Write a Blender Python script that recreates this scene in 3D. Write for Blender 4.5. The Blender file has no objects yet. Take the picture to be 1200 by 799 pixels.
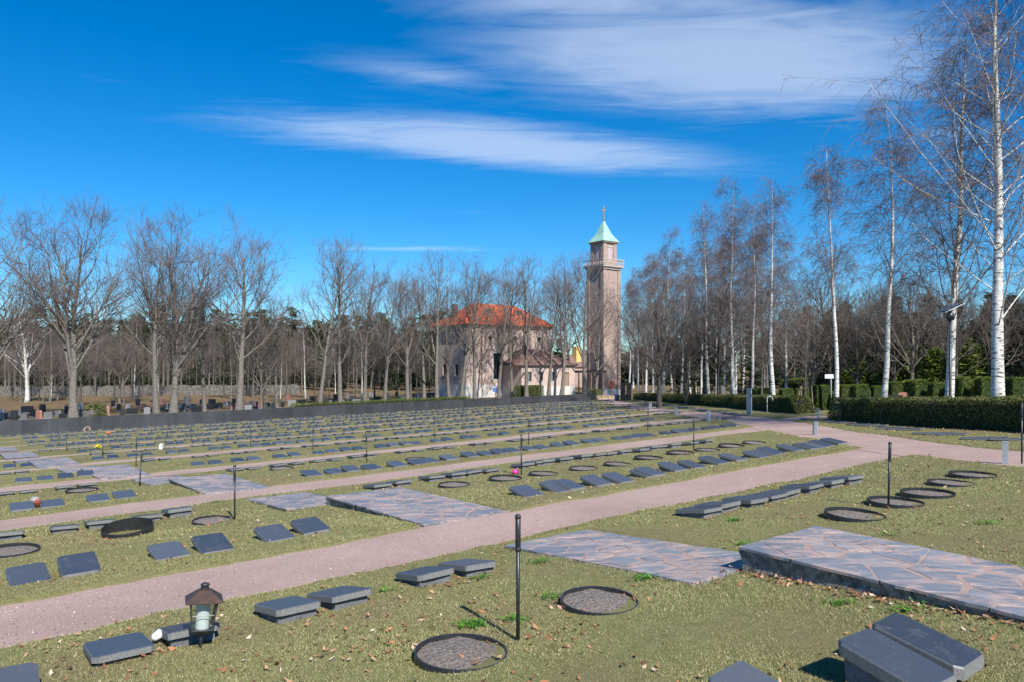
import bpy, math
import numpy as np
from mathutils import Matrix, Vector
rnd = np.random.default_rng(7)
sc = bpy.context.scene
C = sc.collection
R = math.radians

# ------------------------------------------------------------------ camera, world, sun, exposure
FPX, YH, EYE = 860.0, 425.0, 2.06            # focal length in photo pixels, horizon row, eye height
cam = bpy.data.cameras.new('camera'); cam.sensor_width = 36; cam.lens = FPX / 1200 * 36
cam.shift_y = (YH - 399.5) / 1200; cam.clip_start = .1; cam.clip_end = 6000
co = bpy.data.objects.new('camera', cam); C.objects.link(co)
co.location = (0, 0, EYE); co.rotation_euler = (R(90), 0, 0); sc.camera = co

SUN_EL, SUN_AZ = 43.0, 27.0                   # the sun stands behind the camera, 27 degrees to its right
sd = Vector((math.sin(R(SUN_AZ)) * math.cos(R(SUN_EL)), -math.cos(R(SUN_AZ)) * math.cos(R(SUN_EL)), math.sin(R(SUN_EL))))
sun = bpy.data.lights.new('sun', 'SUN'); sun.energy = 4.2; sun.angle = R(.53); sun.color = (1, .95, .87)
so = bpy.data.objects.new('sun', sun); C.objects.link(so); so.location = (30, -40, 60)
so.rotation_euler = (-sd).to_track_quat('-Z', 'Y').to_euler()

vs = sc.view_settings; vs.view_transform = 'Standard'; vs.look = 'None'; vs.gamma = 1; vs.use_curve_mapping = False
vs.exposure = 0.78

w = bpy.data.worlds.new('World'); sc.world = w; w.use_nodes = True
class NT:
    """small node-tree helper"""
    def __init__(s, tree): s.t = tree; s.t.nodes.clear()
    def n(s, typ, **kw):
        nd = s.t.nodes.new(typ)
        for k, v in kw.items(): setattr(nd, k, v)
        return nd
    def l(s, a, b): s.t.links.new(a, b)
    def put(s, sock, v):
        if v is None: return
        if hasattr(v, 'is_output'): s.l(v, sock)
        else:
            sock.default_value = tuple(v) + (1,) if isinstance(v, (tuple, list)) and len(v) == 3 and sock.type == 'RGBA' else v
    def math(s, op, a, b=None, c=None, clamp=False):
        m = s.n('ShaderNodeMath', operation=op, use_clamp=clamp)
        s.put(m.inputs[0], a); s.put(m.inputs[1], b)
        if c is not None: s.put(m.inputs[2], c)
        return m.outputs[0]
    def mix(s, f, a, b, mode='MIX'):
        m = s.n('ShaderNodeMix', data_type='RGBA', blend_type=mode)
        s.put(m.inputs['Factor'], f); s.put(m.inputs[6], a); s.put(m.inputs[7], b); return m.outputs[2]
    def ramp(s, f, stops):
        r = s.n('ShaderNodeValToRGB'); e = r.color_ramp.elements
        while len(e) < len(stops): e.new(.5)
        for i, (p, c) in enumerate(stops):
            e[i].position = p
            e[i].color = (tuple(c) + (1,)) if isinstance(c, (tuple, list)) else (c, c, c, 1)
        s.put(r.inputs[0], f); return r.outputs[0]
    def noise(s, vec, scale, detail=3, rough=.5, dist=0):
        m = s.n('ShaderNodeTexNoise'); s.put(m.inputs['Vector'], vec); m.inputs['Scale'].default_value = scale
        m.inputs['Detail'].default_value = detail; m.inputs['Roughness'].default_value = rough; m.inputs['Distortion'].default_value = dist
        return m.outputs['Fac']
    def mapping(s, vec, loc=(0, 0, 0), rot=(0, 0, 0), scale=(1, 1, 1), typ='POINT'):
        m = s.n('ShaderNodeMapping', vector_type=typ); s.put(m.inputs[0], vec)
        m.inputs['Location'].default_value = loc; m.inputs['Rotation'].default_value = rot; m.inputs['Scale'].default_value = scale
        return m.outputs[0]

t = NT(w.node_tree)
sky = t.n('ShaderNodeTexSky', sky_type='NISHITA', sun_disc=False)
sky.sun_elevation = R(SUN_EL); sky.sun_rotation = R(180 - SUN_AZ); sky.air_density = 1.0; sky.dust_density = .05; sky.ozone_density = 4.0; sky.altitude = 0
hs = t.n('ShaderNodeHueSaturation'); hs.inputs['Saturation'].default_value = 1.22; hs.inputs['Value'].default_value = 1.0
t.l(t.mix(1.0, sky.outputs[0], (.50, .69, .84), 'MULTIPLY'), hs.inputs['Color'])
tc = t.n('ShaderNodeTexCoord')
sx = t.n('ShaderNodeSeparateXYZ'); t.l(tc.outputs['Generated'], sx.inputs[0])
zz = t.math('MAXIMUM', sx.outputs[2], .02)
cb = t.n('ShaderNodeCombineXYZ'); t.l(t.math('DIVIDE', sx.outputs[0], zz), cb.inputs[0]); t.l(t.math('DIVIDE', sx.outputs[1], zz), cb.inputs[1])
pl = cb.outputs[0]                             # the cirrus layer, as a flat sheet overhead
fib = t.noise(t.mapping(pl, rot=(0, 0, R(-17)), scale=(1.0, 3.6, 1)), 1.9, 9, .62, 1.1)
puf = t.noise(t.mapping(pl, rot=(0, 0, R(-25)), scale=(.7, 1.6, 1)), .9, 4, .5)
def blob(cx, cy, rot, rx, ry, gain, p=1.3):
    m = t.mapping(pl, (cx, cy, 0), (0, 0, R(rot)), (rx, ry, 1), 'TEXTURE')
    ln = t.n('ShaderNodeVectorMath', operation='LENGTH'); t.l(m, ln.inputs[0])
    return t.math('MULTIPLY', t.math('POWER', t.math('SUBTRACT', 1, ln.outputs['Value'], clamp=True), p), gain)
bl = None
for b in [(-.02, 3.40, 17.5, 1.75, .56, 1.7), (-.65, 3.18, 16, 1.0, .36, 1.1), (.80, 2.50, 20, 1.35, .80, 1.9), (.30, 2.02, 16, 1.25, .50, 1.2), (-.30, 2.55, 21, .75, .26, .7),
          (-1.42, 2.60, 15, .22, .10, .5), (-.9, 6.45, 3, 1.5, .30, 1.0), (-.35, 4.9, 4, .5, .12, .4), (1.9, 3.2, 20, .6, .3, .7), (3.4, 1.2, 30, 1.6, .6, 1.0), (-3.2, -.6, 20, 1.6, .5, 1.0), (.6, -2.6, 15, 1.8, .5, 1.1)]:
    o_ = blob(*b); bl = o_ if bl is None else t.math('MAXIMUM', bl, o_)
val = t.math('ADD', t.math('MULTIPLY_ADD', bl, .95, -.16), t.math('ADD', t.math('MULTIPLY_ADD', fib, 1.5, -.75), t.math('MULTIPLY_ADD', puf, 1.2, -.6)))
edge = t.math('MULTIPLY', bl, 1.25, clamp=True)
cl = t.math('MULTIPLY', t.math('MULTIPLY', t.math('SMOOTH_MIN', t.math('MAXIMUM', val, 0), 1.0, .5), edge), .50, clamp=True)
cloud = t.mix(cl, hs.outputs[0], (4.7, 5.4, 6.4))
bg = t.n('ShaderNodeBackground'); t.l(cloud, bg.inputs[0]); bg.inputs[1].default_value = .10
t.l(bg.outputs[0], t.n('ShaderNodeOutputWorld').inputs[0])

# ------------------------------------------------------------------ the place: frame of the grave rows, terrain
TH = R(52.3)
U = np.array([math.sin(TH), math.cos(TH)]); V = np.array([-math.cos(TH), math.sin(TH)])   # along the rows / down the slope
ROT = math.atan2(U[1], U[0])                   # local x = along the rows
def uv2xy(u, v): u = np.asarray(u, float); v = np.asarray(v, float); return u * U[0] + v * V[0], u * U[1] + v * V[1]
def xy2uv(x, y): return x * U[0] + y * U[1], x * V[0] + y * V[1]
def sstep(a, b, x): q = np.clip((x - a) / (b - a), 0, 1); return q * q * (3 - 2 * q)
def hash2(i, j):
    s = np.sin(i * 127.1 + j * 311.7) * 43758.5453; return s - np.floor(s)
def vnoise(x, y):
    i, j = np.floor(x), np.floor(y); a, b = x - i, y - j; a = a * a * (3 - 2 * a); b = b * b * (3 - 2 * b)
    return (hash2(i, j) * (1 - a) + hash2(i + 1, j) * a) * (1 - b) + (hash2(i, j + 1) * (1 - a) + hash2(i + 1, j + 1) * a) * b
WALL_V = 86.3
def wall_h(u): return np.interp(u, [-20, 10, 83], [1.4, 1.35, 1.0])
def lawn_uv(u, v):
    u = np.asarray(u, float); v = np.asarray(v, float)
    uc = np.clip(u, -40, 95); vc = np.clip(v, -15, 90); vp = np.maximum(vc, 0)
    z = .0217 * uc - .0686 * vc + .00013 * vp ** 2 - .0001 * uc * vp
    z = z + (wall_h(uc) - .22) * (v > WALL_V + .1) * (1 - sstep(82, 100, u))
    return z + .05 * (vnoise(u * .35 + 3, v * .35) - .5) + .016 * (vnoise(u * 2.1, v * 2.1 + 7) - .5)
def lawn(x, y): return lawn_uv(*xy2uv(np.asarray(x, float), np.asarray(y, float)))
def gp(px, py, dz=0.):
    """photo pixel -> point on the ground (or dz above it)"""
    a = (px - 600) / FPX; b = -(py - YH) / FPX; d = np.arange(3, 400, .01)
    g = lawn(a * d, d) + dz - (EYE + b * d); i = int(np.argmax(g > 0)); return a * d[i], d[i]
def guv(px, py, dz=0.): return xy2uv(*gp(px, py, dz))
def u_at(px, v): a = (px - 600) / FPX; return v * (-V[0] + V[1] * a) / (U[0] - U[1] * a)
def at(px, d): return ((px - 600) / FPX * d, d)

DIAG = [(9, -12), (14.2, -1), (16.4, 2.4), (18.5, 5.9), (21, 9.5), (25.5, 14.6), (31, 20.4), (33.4, 22.9), (46.2, 40.5), (62, 59.5), (80, 79.5), (96, 97)]
BRANCH = [(30.3, 20.6), (34.6, 20.2), (42, 17.4), (60, 8)]
def seg_sd(u, v, poly, hw):
    m = np.full(np.shape(u), 1e9)
    for (a, b), (c, d) in zip(poly[:-1], poly[1:]):
        e = np.array([c - a, d - b]); q = np.clip(((u - a) * e[0] + (v - b) * e[1]) / (e @ e), 0, 1)
        m = np.minimum(m, np.hypot(u - a - q * e[0], v - b - q * e[1]))
    return m - hw
NP = 9
PATH_V = [9.25 + 8.7 * k for k in range(NP)]
def diag_u(v): return np.interp(v, [p[1] for p in DIAG], [p[0] for p in DIAG])
def edge_noise(u, v): return .16 * (vnoise(u * 1.1 + 11, v * 1.1) - .5) + .07 * (vnoise(u * 5 + 3, v * 5) - .5)
def path_sd(u, v):
    s = np.full(np.shape(u), 1e9)
    for k, c in enumerate(PATH_V):
        s = np.minimum(s, np.maximum(np.abs(v - c) - (1.0 if k < 5 else .85), u - diag_u(v)))
    s = np.minimum(s, np.maximum(np.abs(v - 85.6) - .55, u - 86))
    s = np.minimum(s, seg_sd(u, v, DIAG, 1.1)); s = np.minimum(s, seg_sd(u, v, BRANCH, .95))
    return s + edge_noise(u, v)
# stone landings of the stepped cross path: u0, u1, v0, v1, rise above the lawn at both ends
PLAT = [(6.72, 8.32, 1.2, 4.75, -.02, .26), (6.0, 7.55, 4.75, 7.95, .015, -.015),
        (6.15, 7.9, 10.3, 14.2, -.012, .15), (5.35, 6.75, 14.2, 16.75, .0, -.005),
        (5.05, 6.65, 18.85, 22.6, -.012, .13), (4.6, 6.0, 22.6, 25.5, .0, -.01),
        (3.95, 5.5, 26.75, 31.2, -.012, .12), (3.5, 4.9, 31.2, 34.2, .0, -.01),
        (3.0, 4.6, 35.5, 40.4, -.012, .10), (2.6, 4.0, 40.4, 43.0, .0, 0), (2.4, 3.9, 44.9, 49.5, 0, .08), (2.1, 3.6, 53.7, 58.5, 0, .08)]
def plat_top(p, u, v):
    q = (v - p[2]) / (p[3] - p[2]); um = (p[0] + p[1]) / 2
    za = .0217 * um - .0686 * p[2] + .00013 * p[2] ** 2 - .0001 * um * p[2] + p[4]
    zb = .0217 * um - .0686 * p[3] + .00013 * p[3] ** 2 - .0001 * um * p[3] + p[5]
    return za + (zb - za) * q
def plat_sd(u, v):
    s = np.full(np.shape(u), 1e9)
    for p in PLAT: s = np.minimum(s, np.maximum(np.maximum(p[0] - u, u - p[1]), np.maximum(p[2] - v, v - p[3])))
    return s

# ------------------------------------------------------------------ mesh helpers
def mesh_np(name, verts, faces, smooth=False):
    me = bpy.data.meshes.new(name); verts = np.asarray(verts, np.float32).reshape(-1, 3); faces = [np.asarray(f, np.int32) for f in (faces if isinstance(faces, list) else [faces]) if len(f)]
    me.vertices.add(len(verts)); me.vertices.foreach_set('co', verts.ravel())
    nl = sum(f.size for f in faces); npn = sum(len(f) for f in faces)
    me.loops.add(nl); me.polygons.add(npn)
    me.loops.foreach_set('vertex_index', np.concatenate([f.ravel() for f in faces]))
    tot = np.concatenate([np.full(len(f), f.shape[1]) for f in faces]); me.polygons.foreach_set('loop_start', np.concatenate([[0], np.cumsum(tot)[:-1]]).astype(np.int32))
    me.polygons.foreach_set('use_smooth', np.full(npn, smooth))
    me.update(calc_edges=True); me.validate(); return me
class MB:
    """collects boxes, prisms and tubes into one mesh"""
    def __init__(s): s.v = []; s.f = []
    def add(s, verts, faces):
        o = len(s.v); s.v += [tuple(map(float, p)) for p in verts]; s.f += [tuple(i + o for i in f) for f in faces]; return s
    def box(s, x0, x1, y0, y1, z0, z1, bev=0.):
        if bev <= 0:
            return s.add([(x, y, z) for z in (z0, z1) for y in (y0, y1) for x in (x0, x1)], [(0, 2, 3, 1), (4, 5, 7, 6), (0, 1, 5, 4), (2, 6, 7, 3), (0, 4, 6, 2), (1, 3, 7, 5)])
        b = bev; rings = [(z0, b), (z0 + b, 0), (z1 - b, 0), (z1, b)]; vv = []
        for z, i in rings: vv += [(x0 + i, y0 + i, z), (x1 - i, y0 + i, z), (x1 - i, y1 - i, z), (x0 + i, y1 - i, z)]
        ff = [(3, 2, 1, 0), (12, 13, 14, 15)]
        for r in range(3):
            for k in range(4): ff.append((r * 4 + k, r * 4 + (k + 1) % 4, r * 4 + 4 + (k + 1) % 4, r * 4 + 4 + k))
        return s.add(vv, ff)
    def rings(s, rings, cap=True, close=True):
        n = len(rings[0]); vv = [p for r in rings for p in r]; ff = []
        for i in range(len(rings) - 1):
            for k in range(n): ff.append((i * n + k, i * n + (k + 1) % n, (i + 1) * n + (k + 1) % n, (i + 1) * n + k))
        if cap: ff += [tuple(range(n))[::-1], tuple((len(rings) - 1) * n + k for k in range(n))]
        return s.add(vv, ff)
    def lathe(s, prof, n=12, c=(0, 0, 0), cap=True):
        return s.rings([[(c[0] + r * math.cos(6.2832 * k / n), c[1] + r * math.sin(6.2832 * k / n), c[2] + z) for k in range(n)] for r, z in prof], cap)
    def tube(s, pts, r, n=6):
        pts = [Vector(p) for p in pts]; rr = r if isinstance(r, (list, tuple)) else [r] * len(pts); rg = []
        for i, p in enumerate(pts):
            d = (pts[min(i + 1, len(pts) - 1)] - pts[max(i - 1, 0)]).normalized(); a = d.orthogonal().normalized(); b = d.cross(a)
            rg.append([p + (a * math.cos(6.2832 * k / n) + b * math.sin(6.2832 * k / n)) * rr[i] for k in range(n)])
        return s.rings(rg)
    def mesh(s, name, smooth=False):
        me = bpy.data.meshes.new(name); me.from_pydata(s.v, [], s.f)
        if smooth: me.polygons.foreach_set('use_smooth', [True] * len(me.polygons))
        me.update(); return me
def obj(name, me, mat=None, parent=None, loc=None, rotz=None):
    o = bpy.data.objects.new(name, me); C.objects.link(o)
    if mat is not None and me is not None and not me.materials: me.materials.append(mat)
    if parent is not None: o.parent = parent
    if loc is not None: o.location = loc
    if rotz is not None: o.rotation_euler = (0, 0, rotz)
    return o
def tag(o, label, cat=None, group=None, kind=None):
    o['label'] = label
    if cat: o['category'] = cat
    if group: o['group'] = group
    if kind: o['kind'] = kind
    return o
def thing(name, label, cat, loc=(0, 0, 0), rotz=0, group=None, scale=1):
    o = bpy.data.objects.new(name, None); C.objects.link(o); o.empty_display_size = .2
    o.location = loc; o.rotation_euler = (0, 0, rotz); o.scale = (scale,) * 3 if not isinstance(scale, tuple) else scale
    return tag(o, label, cat, group)
def ground_loc(u, v, dz=0.): x, y = uv2xy(u, v); return (float(x), float(y), float(lawn_uv(u, v)) + dz)

# ------------------------------------------------------------------ materials
M = {}
def mat(name):
    m = bpy.data.materials.new(name); m.use_nodes = True; k = NT(m.node_tree); M[name] = m
    b = k.n('ShaderNodeBsdfPrincipled'); k.l(b.outputs[0], k.n('ShaderNodeOutputMaterial').inputs[0])
    k.b = b; k.m = m; return k
def fin(k, col, rough=.8, bump=None, bs=.3, bd=.01, spec=None, metal=None):
    k.put(k.b.inputs['Base Color'], col); k.put(k.b.inputs['Roughness'], rough)
    if spec is not None: k.put(k.b.inputs['Specular IOR Level'], spec)
    if metal is not None: k.put(k.b.inputs['Metallic'], metal)
    if bump is not None:
        bn = k.n('ShaderNodeBump'); bn.inputs['Strength'].default_value = bs; bn.inputs['Distance'].default_value = bd
        k.l(bump, bn.inputs['Height']); k.l(bn.outputs[0], k.b.inputs['Normal'])
    return k.m
def geo(k): return k.n('ShaderNodeNewGeometry')
def island(k): return geo(k).outputs['Random Per Island']
def objrand(k): return k.n('ShaderNodeObjectInfo').outputs['Random']
def pos(k): return geo(k).outputs['Position']
def oc(k): return k.n('ShaderNodeTexCoord').outputs['Object']
def simple(name, c1, c2, scale=20, rough=.8, bs=.2, bd=.005, spec=None, vary=.0, metal=None):
    k = mat(name); nz = k.noise(oc(k), scale, 5, .6); c = k.mix(k.ramp(nz, [(.3, 0.), (.7, 1.)]), c1, c2)
    if vary: c = k.mix(vary, c, k.ramp(objrand(k), [(0, tuple(x * .4 for x in c1)), (1, tuple(min(1, x * 1.8) for x in c2))]))
    return fin(k, c, rough, nz, bs, bd, spec, metal)

k = mat('lawn')                                # soil, thatch and moss under the blades; brown litter beyond the long wall
p_ = pos(k)
g1 = k.noise(p_, .55, 5, .62); g2 = k.noise(p_, 7, 5, .65); g3 = k.noise(p_, 60, 4, .7); g4 = k.noise(p_, .16, 3, .5)
ga = k.ramp(g2, [(.3, (.115, .116, .042)), (.5, (.195, .185, .078)), (.7, (.30, .26, .14))])
gb = k.ramp(g3, [(.32, (.062, .070, .024)), (.52, (.185, .180, .070)), (.75, (.35, .305, .18))])
gc = k.mix(.55, ga, gb)
gc = k.mix(k.ramp(g1, [(.46, 0.), (.66, .75)]), gc, k.ramp(g3, [(.3, (.12, .10, .045)), (.7, (.28, .225, .125))]))
gc = k.mix(k.ramp(g4, [(.45, 0.), (.7, .3)]), gc, (.075, .088, .024))
sp = k.n('ShaderNodeSeparateXYZ'); k.l(p_, sp.inputs[0])
vv = k.math('ADD', k.math('MULTIPLY', sp.outputs[0], float(V[0])), k.math('MULTIPLY', sp.outputs[1], float(V[1])))
uu = k.math('ADD', k.math('MULTIPLY', sp.outputs[0], float(U[0])), k.math('MULTIPLY', sp.outputs[1], float(U[1])))
far = k.math('MAXIMUM', k.math('GREATER_THAN', vv, WALL_V + .1), k.math('GREATER_THAN', k.math('SUBTRACT', uu, k.math('MULTIPLY', vv, .86)), 24.5))
lit = k.ramp(k.noise(p_, .35, 6, .7), [(.3, (.085, .058, .030)), (.5, (.19, .125, .070)), (.62, (.13, .12, .045)), (.8, (.24, .165, .095))])
k.far = far
fin(k, k.mix(far, gc, lit), .95, g3, .6, .03, .15)

def path_mat(name, dust=0.):
    k = mat(name); p_ = pos(k)
    a = k.noise(p_, 110, 3, .75); b = k.noise(p_, 1.1, 4, .6); vo = k.n('ShaderNodeTexVoronoi'); k.l(p_, vo.inputs['Vector']); vo.inputs['Scale'].default_value = 75
    c = k.ramp(a, [(.28, (.135, .088, .074)), (.5, (.30, .205, .175)), (.72, (.50, .385, .335))])
    c = k.mix(.30, c, k.mix(.85, vo.outputs['Color'], (.33, .22, .19), 'COLOR'))
    c = k.mix(k.ramp(b, [(.4, 0.), (.7, .6)]), c, k.ramp(a, [(.3, (.24, .18, .15)), (.7, (.52, .42, .36))]))
    return fin(k, k.mix(k.math('MULTIPLY', k.ramp(k.noise(p_, .45, 5, .65), [(.38, 0.), (.64, 1.)]), .45), c, k.ramp(a, [(.3, (.15, .105, .090)), (.7, (.34, .245, .205))])), .92, k.math('ADD', a, k.math('MULTIPLY', vo.outputs['Distance'], -.6)), .5, .012, .2)
path_mat('gravel')
k = mat('slate')                               # flagstones, each its own shade, dusted with pink grit
p_ = pos(k); r_ = objrand(k)
a = k.noise(k.mapping(p_, rot=(0, 0, .7), scale=(1, 3, 1)), 3.2, 7, .68, .5); b = k.noise(p_, 60, 4, .7); cc = k.noise(k.mapping(p_, rot=(0, 0, ROT), scale=(1, 2.6, 1)), 1.5, 6, .7, .6)
c = k.mix(k.ramp(a, [(.35, 0.), (.65, 1.)]), (.110, .128, .152), (.225, .250, .282)); c = k.mix(.45, c, k.ramp(r_, [(0, (.085, .102, .128)), (.6, (.175, .195, .225)), (1, (.26, .275, .29))]))
c = k.mix(k.ramp(b, [(.4, 0.), (.75, .35)]), c, (.24, .23, .235))
dust = k.math('MULTIPLY', k.ramp(cc, [(.48, 0.), (.58, .9)]), k.ramp(b, [(.25, .45), (.6, 1.)]))
c = k.mix(dust, c, (.47, .335, .285))
fin(k, c, k.ramp(a, [(.3, .42), (.7, .62)]), k.math('ADD', a, k.math('MULTIPLY', b, .3)), .35, .012, .45)
k = mat('grit'); p_ = pos(k); a = k.noise(p_, 140, 3, .7); b = k.noise(p_, 4, 4, .6)
fin(k, k.mix(k.ramp(b, [(.4, 0.), (.7, .5)]), k.ramp(a, [(.3, (.24, .16, .14)), (.7, (.50, .36, .32))]), (.19, .17, .16)), .95, a, .5, .01, .2)
k = mat('mortar'); p_ = oc(k); a = k.noise(p_, 9, 6, .7); b = k.noise(p_, 70, 3, .7)
fin(k, k.mix(k.ramp(a, [(.35, 0.), (.65, 1.)]), (.075, .07, .062), k.ramp(b, [(.3, (.26, .25, .225)), (.7, (.55, .53, .49))])), .95, k.math('ADD', a, k.math('MULTIPLY', b, .4)), .9, .05, .2)

k = mat('granite')                             # dark granite slabs: fine speckle, faint lichen, shade differs from stone to stone
p_ = oc(k); r_ = objrand(k)
pv = k.n('ShaderNodeVectorMath', operation='ADD'); k.l(p_, pv.inputs[0]); rc = k.n('ShaderNodeCombineXYZ'); k.l(k.math('MULTIPLY', r_, 37), rc.inputs[0]); k.l(rc.outputs[0], pv.inputs[1])
a = k.noise(pv.outputs[0], 260, 2, .7); b = k.noise(pv.outputs[0], 6, 6, .68, .4)
c = k.ramp(a, [(.35, (.024, .031, .042)), (.6, (.054, .066, .086)), (.8, (.140, .163, .200))])
c = k.mix(.42, c, k.ramp(r_, [(0, (.026, .033, .044)), (.6, (.070, .083, .104)), (1, (.140, .153, .170))]))
c = k.mix(k.ramp(b, [(.55, 0.), (.75, .30)]), c, (.18, .19, .20))
nz = k.n('ShaderNodeSeparateXYZ'); k.l(k.n('ShaderNodeTexCoord').outputs['Normal'], nz.inputs[0])
sd_ = k.ramp(nz.outputs[2], [(.55, 1.), (.8, 0.)])                 # sawn, weathered edges are paler than the polished face
c = k.mix(k.math('MULTIPLY', sd_, .8), c, k.ramp(k.noise(pv.outputs[0], 90, 4, .7), [(.3, (.11, .11, .105)), (.7, (.30, .30, .285))]))
fin(k, c, k.math('ADD', k.ramp(b, [(.3, .30), (.7, .46)]), k.math('MULTIPLY', sd_, .35)), a, .08, .002, .5)
k = mat('granite_base'); a = k.noise(oc(k), 120, 4, .7); b = k.noise(oc(k), 6, 4, .6)
fin(k, k.mix(k.ramp(b, [(.45, 0.), (.7, .5)]), k.ramp(a, [(.32, (.07, .075, .085)), (.55, (.21, .22, .235)), (.75, (.42, .43, .44))]), (.07, .065, .05)), .85, a, .8, .02)
k = mat('carving'); fin(k, (.115, .125, .14), .8)
k = mat('wall_granite'); p_ = pos(k); r_ = objrand(k); a = k.noise(p_, 3, 6, .65); b = k.noise(k.mapping(p_, scale=(1, 1, .35)), .9, 5, .7)
c = k.mix(.5, k.ramp(r_, [(0, (.022, .025, .030)), (1, (.048, .053, .061))]), k.ramp(b, [(.35, (.018, .020, .024)), (.6, (.048, .053, .060)), (.8, (.12, .125, .135))]))
fin(k, c, .5, a, .15, .01, .5)
k = mat('plastic'); a = k.noise(oc(k), 30, 4, .6); fin(k, k.mix(k.ramp(a, [(.4, 0.), (.75, .5)]), (.016, .018, .022), (.06, .06, .058)), .38, a, .05, .003, .5)
simple('soil', (.070, .056, .046), (.34, .285, .245), 38, .95, 1., .04)
simple('bollard_grey', (.22, .25, .28), (.36, .40, .43), 30, .6, .15)
simple('white_metal', (.62, .64, .66), (.78, .79, .80), 20, .45, .05)
simple('dark_metal', (.020, .022, .026), (.05, .053, .058), 25, .4, .1)
simple('copper', (.030, .026, .026), (.13, .070, .046), 9, .5, .15, metal=.3)
simple('candle', (.72, .74, .74), (.85, .86, .85), 9, .5, .03)
k = mat('glass'); tr = k.n('ShaderNodeBsdfTransparent'); tr.inputs[0].default_value = (.92, .95, .94, 1); gl = k.n('ShaderNodeBsdfGlossy'); gl.inputs['Roughness'].default_value = .08
mx = k.n('ShaderNodeMixShader'); mx.inputs[0].default_value = .10; k.l(tr.outputs[0], mx.inputs[1]); k.l(gl.outputs[0], mx.inputs[2]); k.l(mx.outputs[0], [n_ for n_ in k.t.nodes if n_.type == 'OUTPUT_MATERIAL'][0].inputs[0])
simple('wood', (.20, .14, .085), (.36, .27, .18), 30, .8, .3)
simple('yellow_petal', (.75, .55, .01), (.85, .70, .03), 40, .6, .1)
simple('pink', (.80, .03, .24), (.88, .06, .34), 30, .4, .05)
simple('terracotta', (.30, .07, .035), (.45, .13, .07), 25, .7, .2)
simple('orange', (.55, .13, .03), (.75, .22, .06), 25, .7, .2)
simple('pale_stone', (.20, .20, .195), (.36, .35, .34), 25, .85, .4)
simple('red_granite', (.22, .10, .075), (.42, .20, .15), 45, .5, .1, vary=.35)
simple('grey_granite', (.07, .073, .078), (.22, .22, .22), 45, .55, .1, vary=.5)
simple('black_granite', (.015, .016, .018), (.04, .042, .046), 45, .35, .05)
simple('linden_bark', (.085, .074, .063), (.24, .215, .185), 7, .95, .7, .04)
simple('linden_twig', (.105, .080, .072), (.19, .150, .133), 3, .9, .2)
simple('dark_bark', (.060, .051, .043), (.155, .132, .112), 6, .95, .6, .04, vary=.3)
simple('dark_twig', (.082, .066, .057), (.145, .120, .104), 3, .9, .2, vary=.3)
simple('birch_twig', (.100, .070, .064), (.19, .143, .127), 3, .85, .1)
k = mat('birch_bark'); p_ = oc(k)
a = k.noise(k.mapping(p_, scale=(2.2, 2.2, 13)), 1.7, 4, .62, .3); b = k.noise(p_, 1.0, 5, .7); d_ = k.noise(k.mapping(p_, scale=(1, 1, 4)), 9, 3, .6)
c = k.mix(k.ramp(d_, [(.35, 0.), (.7, 1.)]), (.52, .50, .46), (.80, .79, .76)); c = k.mix(k.ramp(a, [(.56, 0.), (.60, 1.)]), c, (.030, .026, .024))
zc = k.n('ShaderNodeSeparateXYZ'); k.l(p_, zc.inputs[0])
c = k.mix(k.math('MULTIPLY', k.ramp(b, [(.42, 0.), (.58, 1.)]), k.ramp(k.math('DIVIDE', zc.outputs[2], 16), [(0, .75), (.09, .12), (.5, .15), (.95, .7)])), c, (.075, .062, .055))
fin(k, c, .7, a, .3, .01, .3)
def leafmat(name, stops, rough=.75, trans=.15):
    k = mat(name); c = k.ramp(island(k), stops)
    c = k.mix(k.ramp(k.noise(pos(k), .9, 3, .5), [(.35, 0.), (.65, .45)]), c, stops[0][1])
    k.put(k.b.inputs['Subsurface Weight'], 0.); return fin(k, c, rough, spec=.25)
leafmat('needle', [(0, (.010, .020, .007)), (.5, (.022, .040, .012)), (.85, (.042, .066, .018)), (1, (.075, .075, .03))])
leafmat('pine_needle', [(0, (.035, .048, .018)), (.5, (.066, .084, .032)), (.85, (.105, .118, .045)), (1, (.13, .115, .06))])
leafmat('thuja_leaf', [(0, (.048, .075, .012)), (.5, (.105, .150, .024)), (.85, (.16, .205, .036)), (1, (.20, .19, .05))])
leafmat('hedge_leaf', [(0, (.046, .062, .014)), (.4, (.095, .128, .030)), (.7, (.155, .175, .050)), (.88, (.22, .19, .09)), (1, (.19, .14, .085))])
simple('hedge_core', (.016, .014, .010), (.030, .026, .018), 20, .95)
leafmat('weed', [(0, (.035, .12, .008)), (.6, (.07, .22, .015)), (1, (.12, .30, .03))])
k = mat('blade'); p_ = pos(k); g1 = k.noise(p_, .55, 5, .62); g2 = k.noise(p_, 7, 4, .6)
c = k.ramp(island(k), [(0, (.140, .155, .042)), (.3, (.235, .245, .080)), (.55, (.330, .315, .135)), (.78, (.43, .385, .21)), (1, (.56, .49, .33))])
c = k.mix(k.ramp(g2, [(.42, 0.), (.72, .45)]), c, (.205, .232, .062))
c = k.mix(k.ramp(g1, [(.46, 0.), (.66, .75)]), c, k.ramp(island(k), [(0, (.13, .11, .045)), (1, (.36, .295, .18))]))
fin(k, c, .8, spec=.2)
k = mat('dry_leaf'); fin(k, k.ramp(island(k), [(0, (.10, .045, .022)), (.35, (.24, .10, .04)), (.6, (.38, .17, .075)), (.85, (.45, .28, .17)), (1, (.55, .45, .36))]), .8)
simple('plaster', (.44, .335, .285), (.56, .44, .385), 2.2, .9, .3, .02)
simple('tower_plaster', (.30, .212, .172), (.44, .335, .280), 2.6, .9, .3, .02)
simple('plinth_stone', (.48, .46, .44), (.62, .60, .57), 3, .85, .2)
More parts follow.
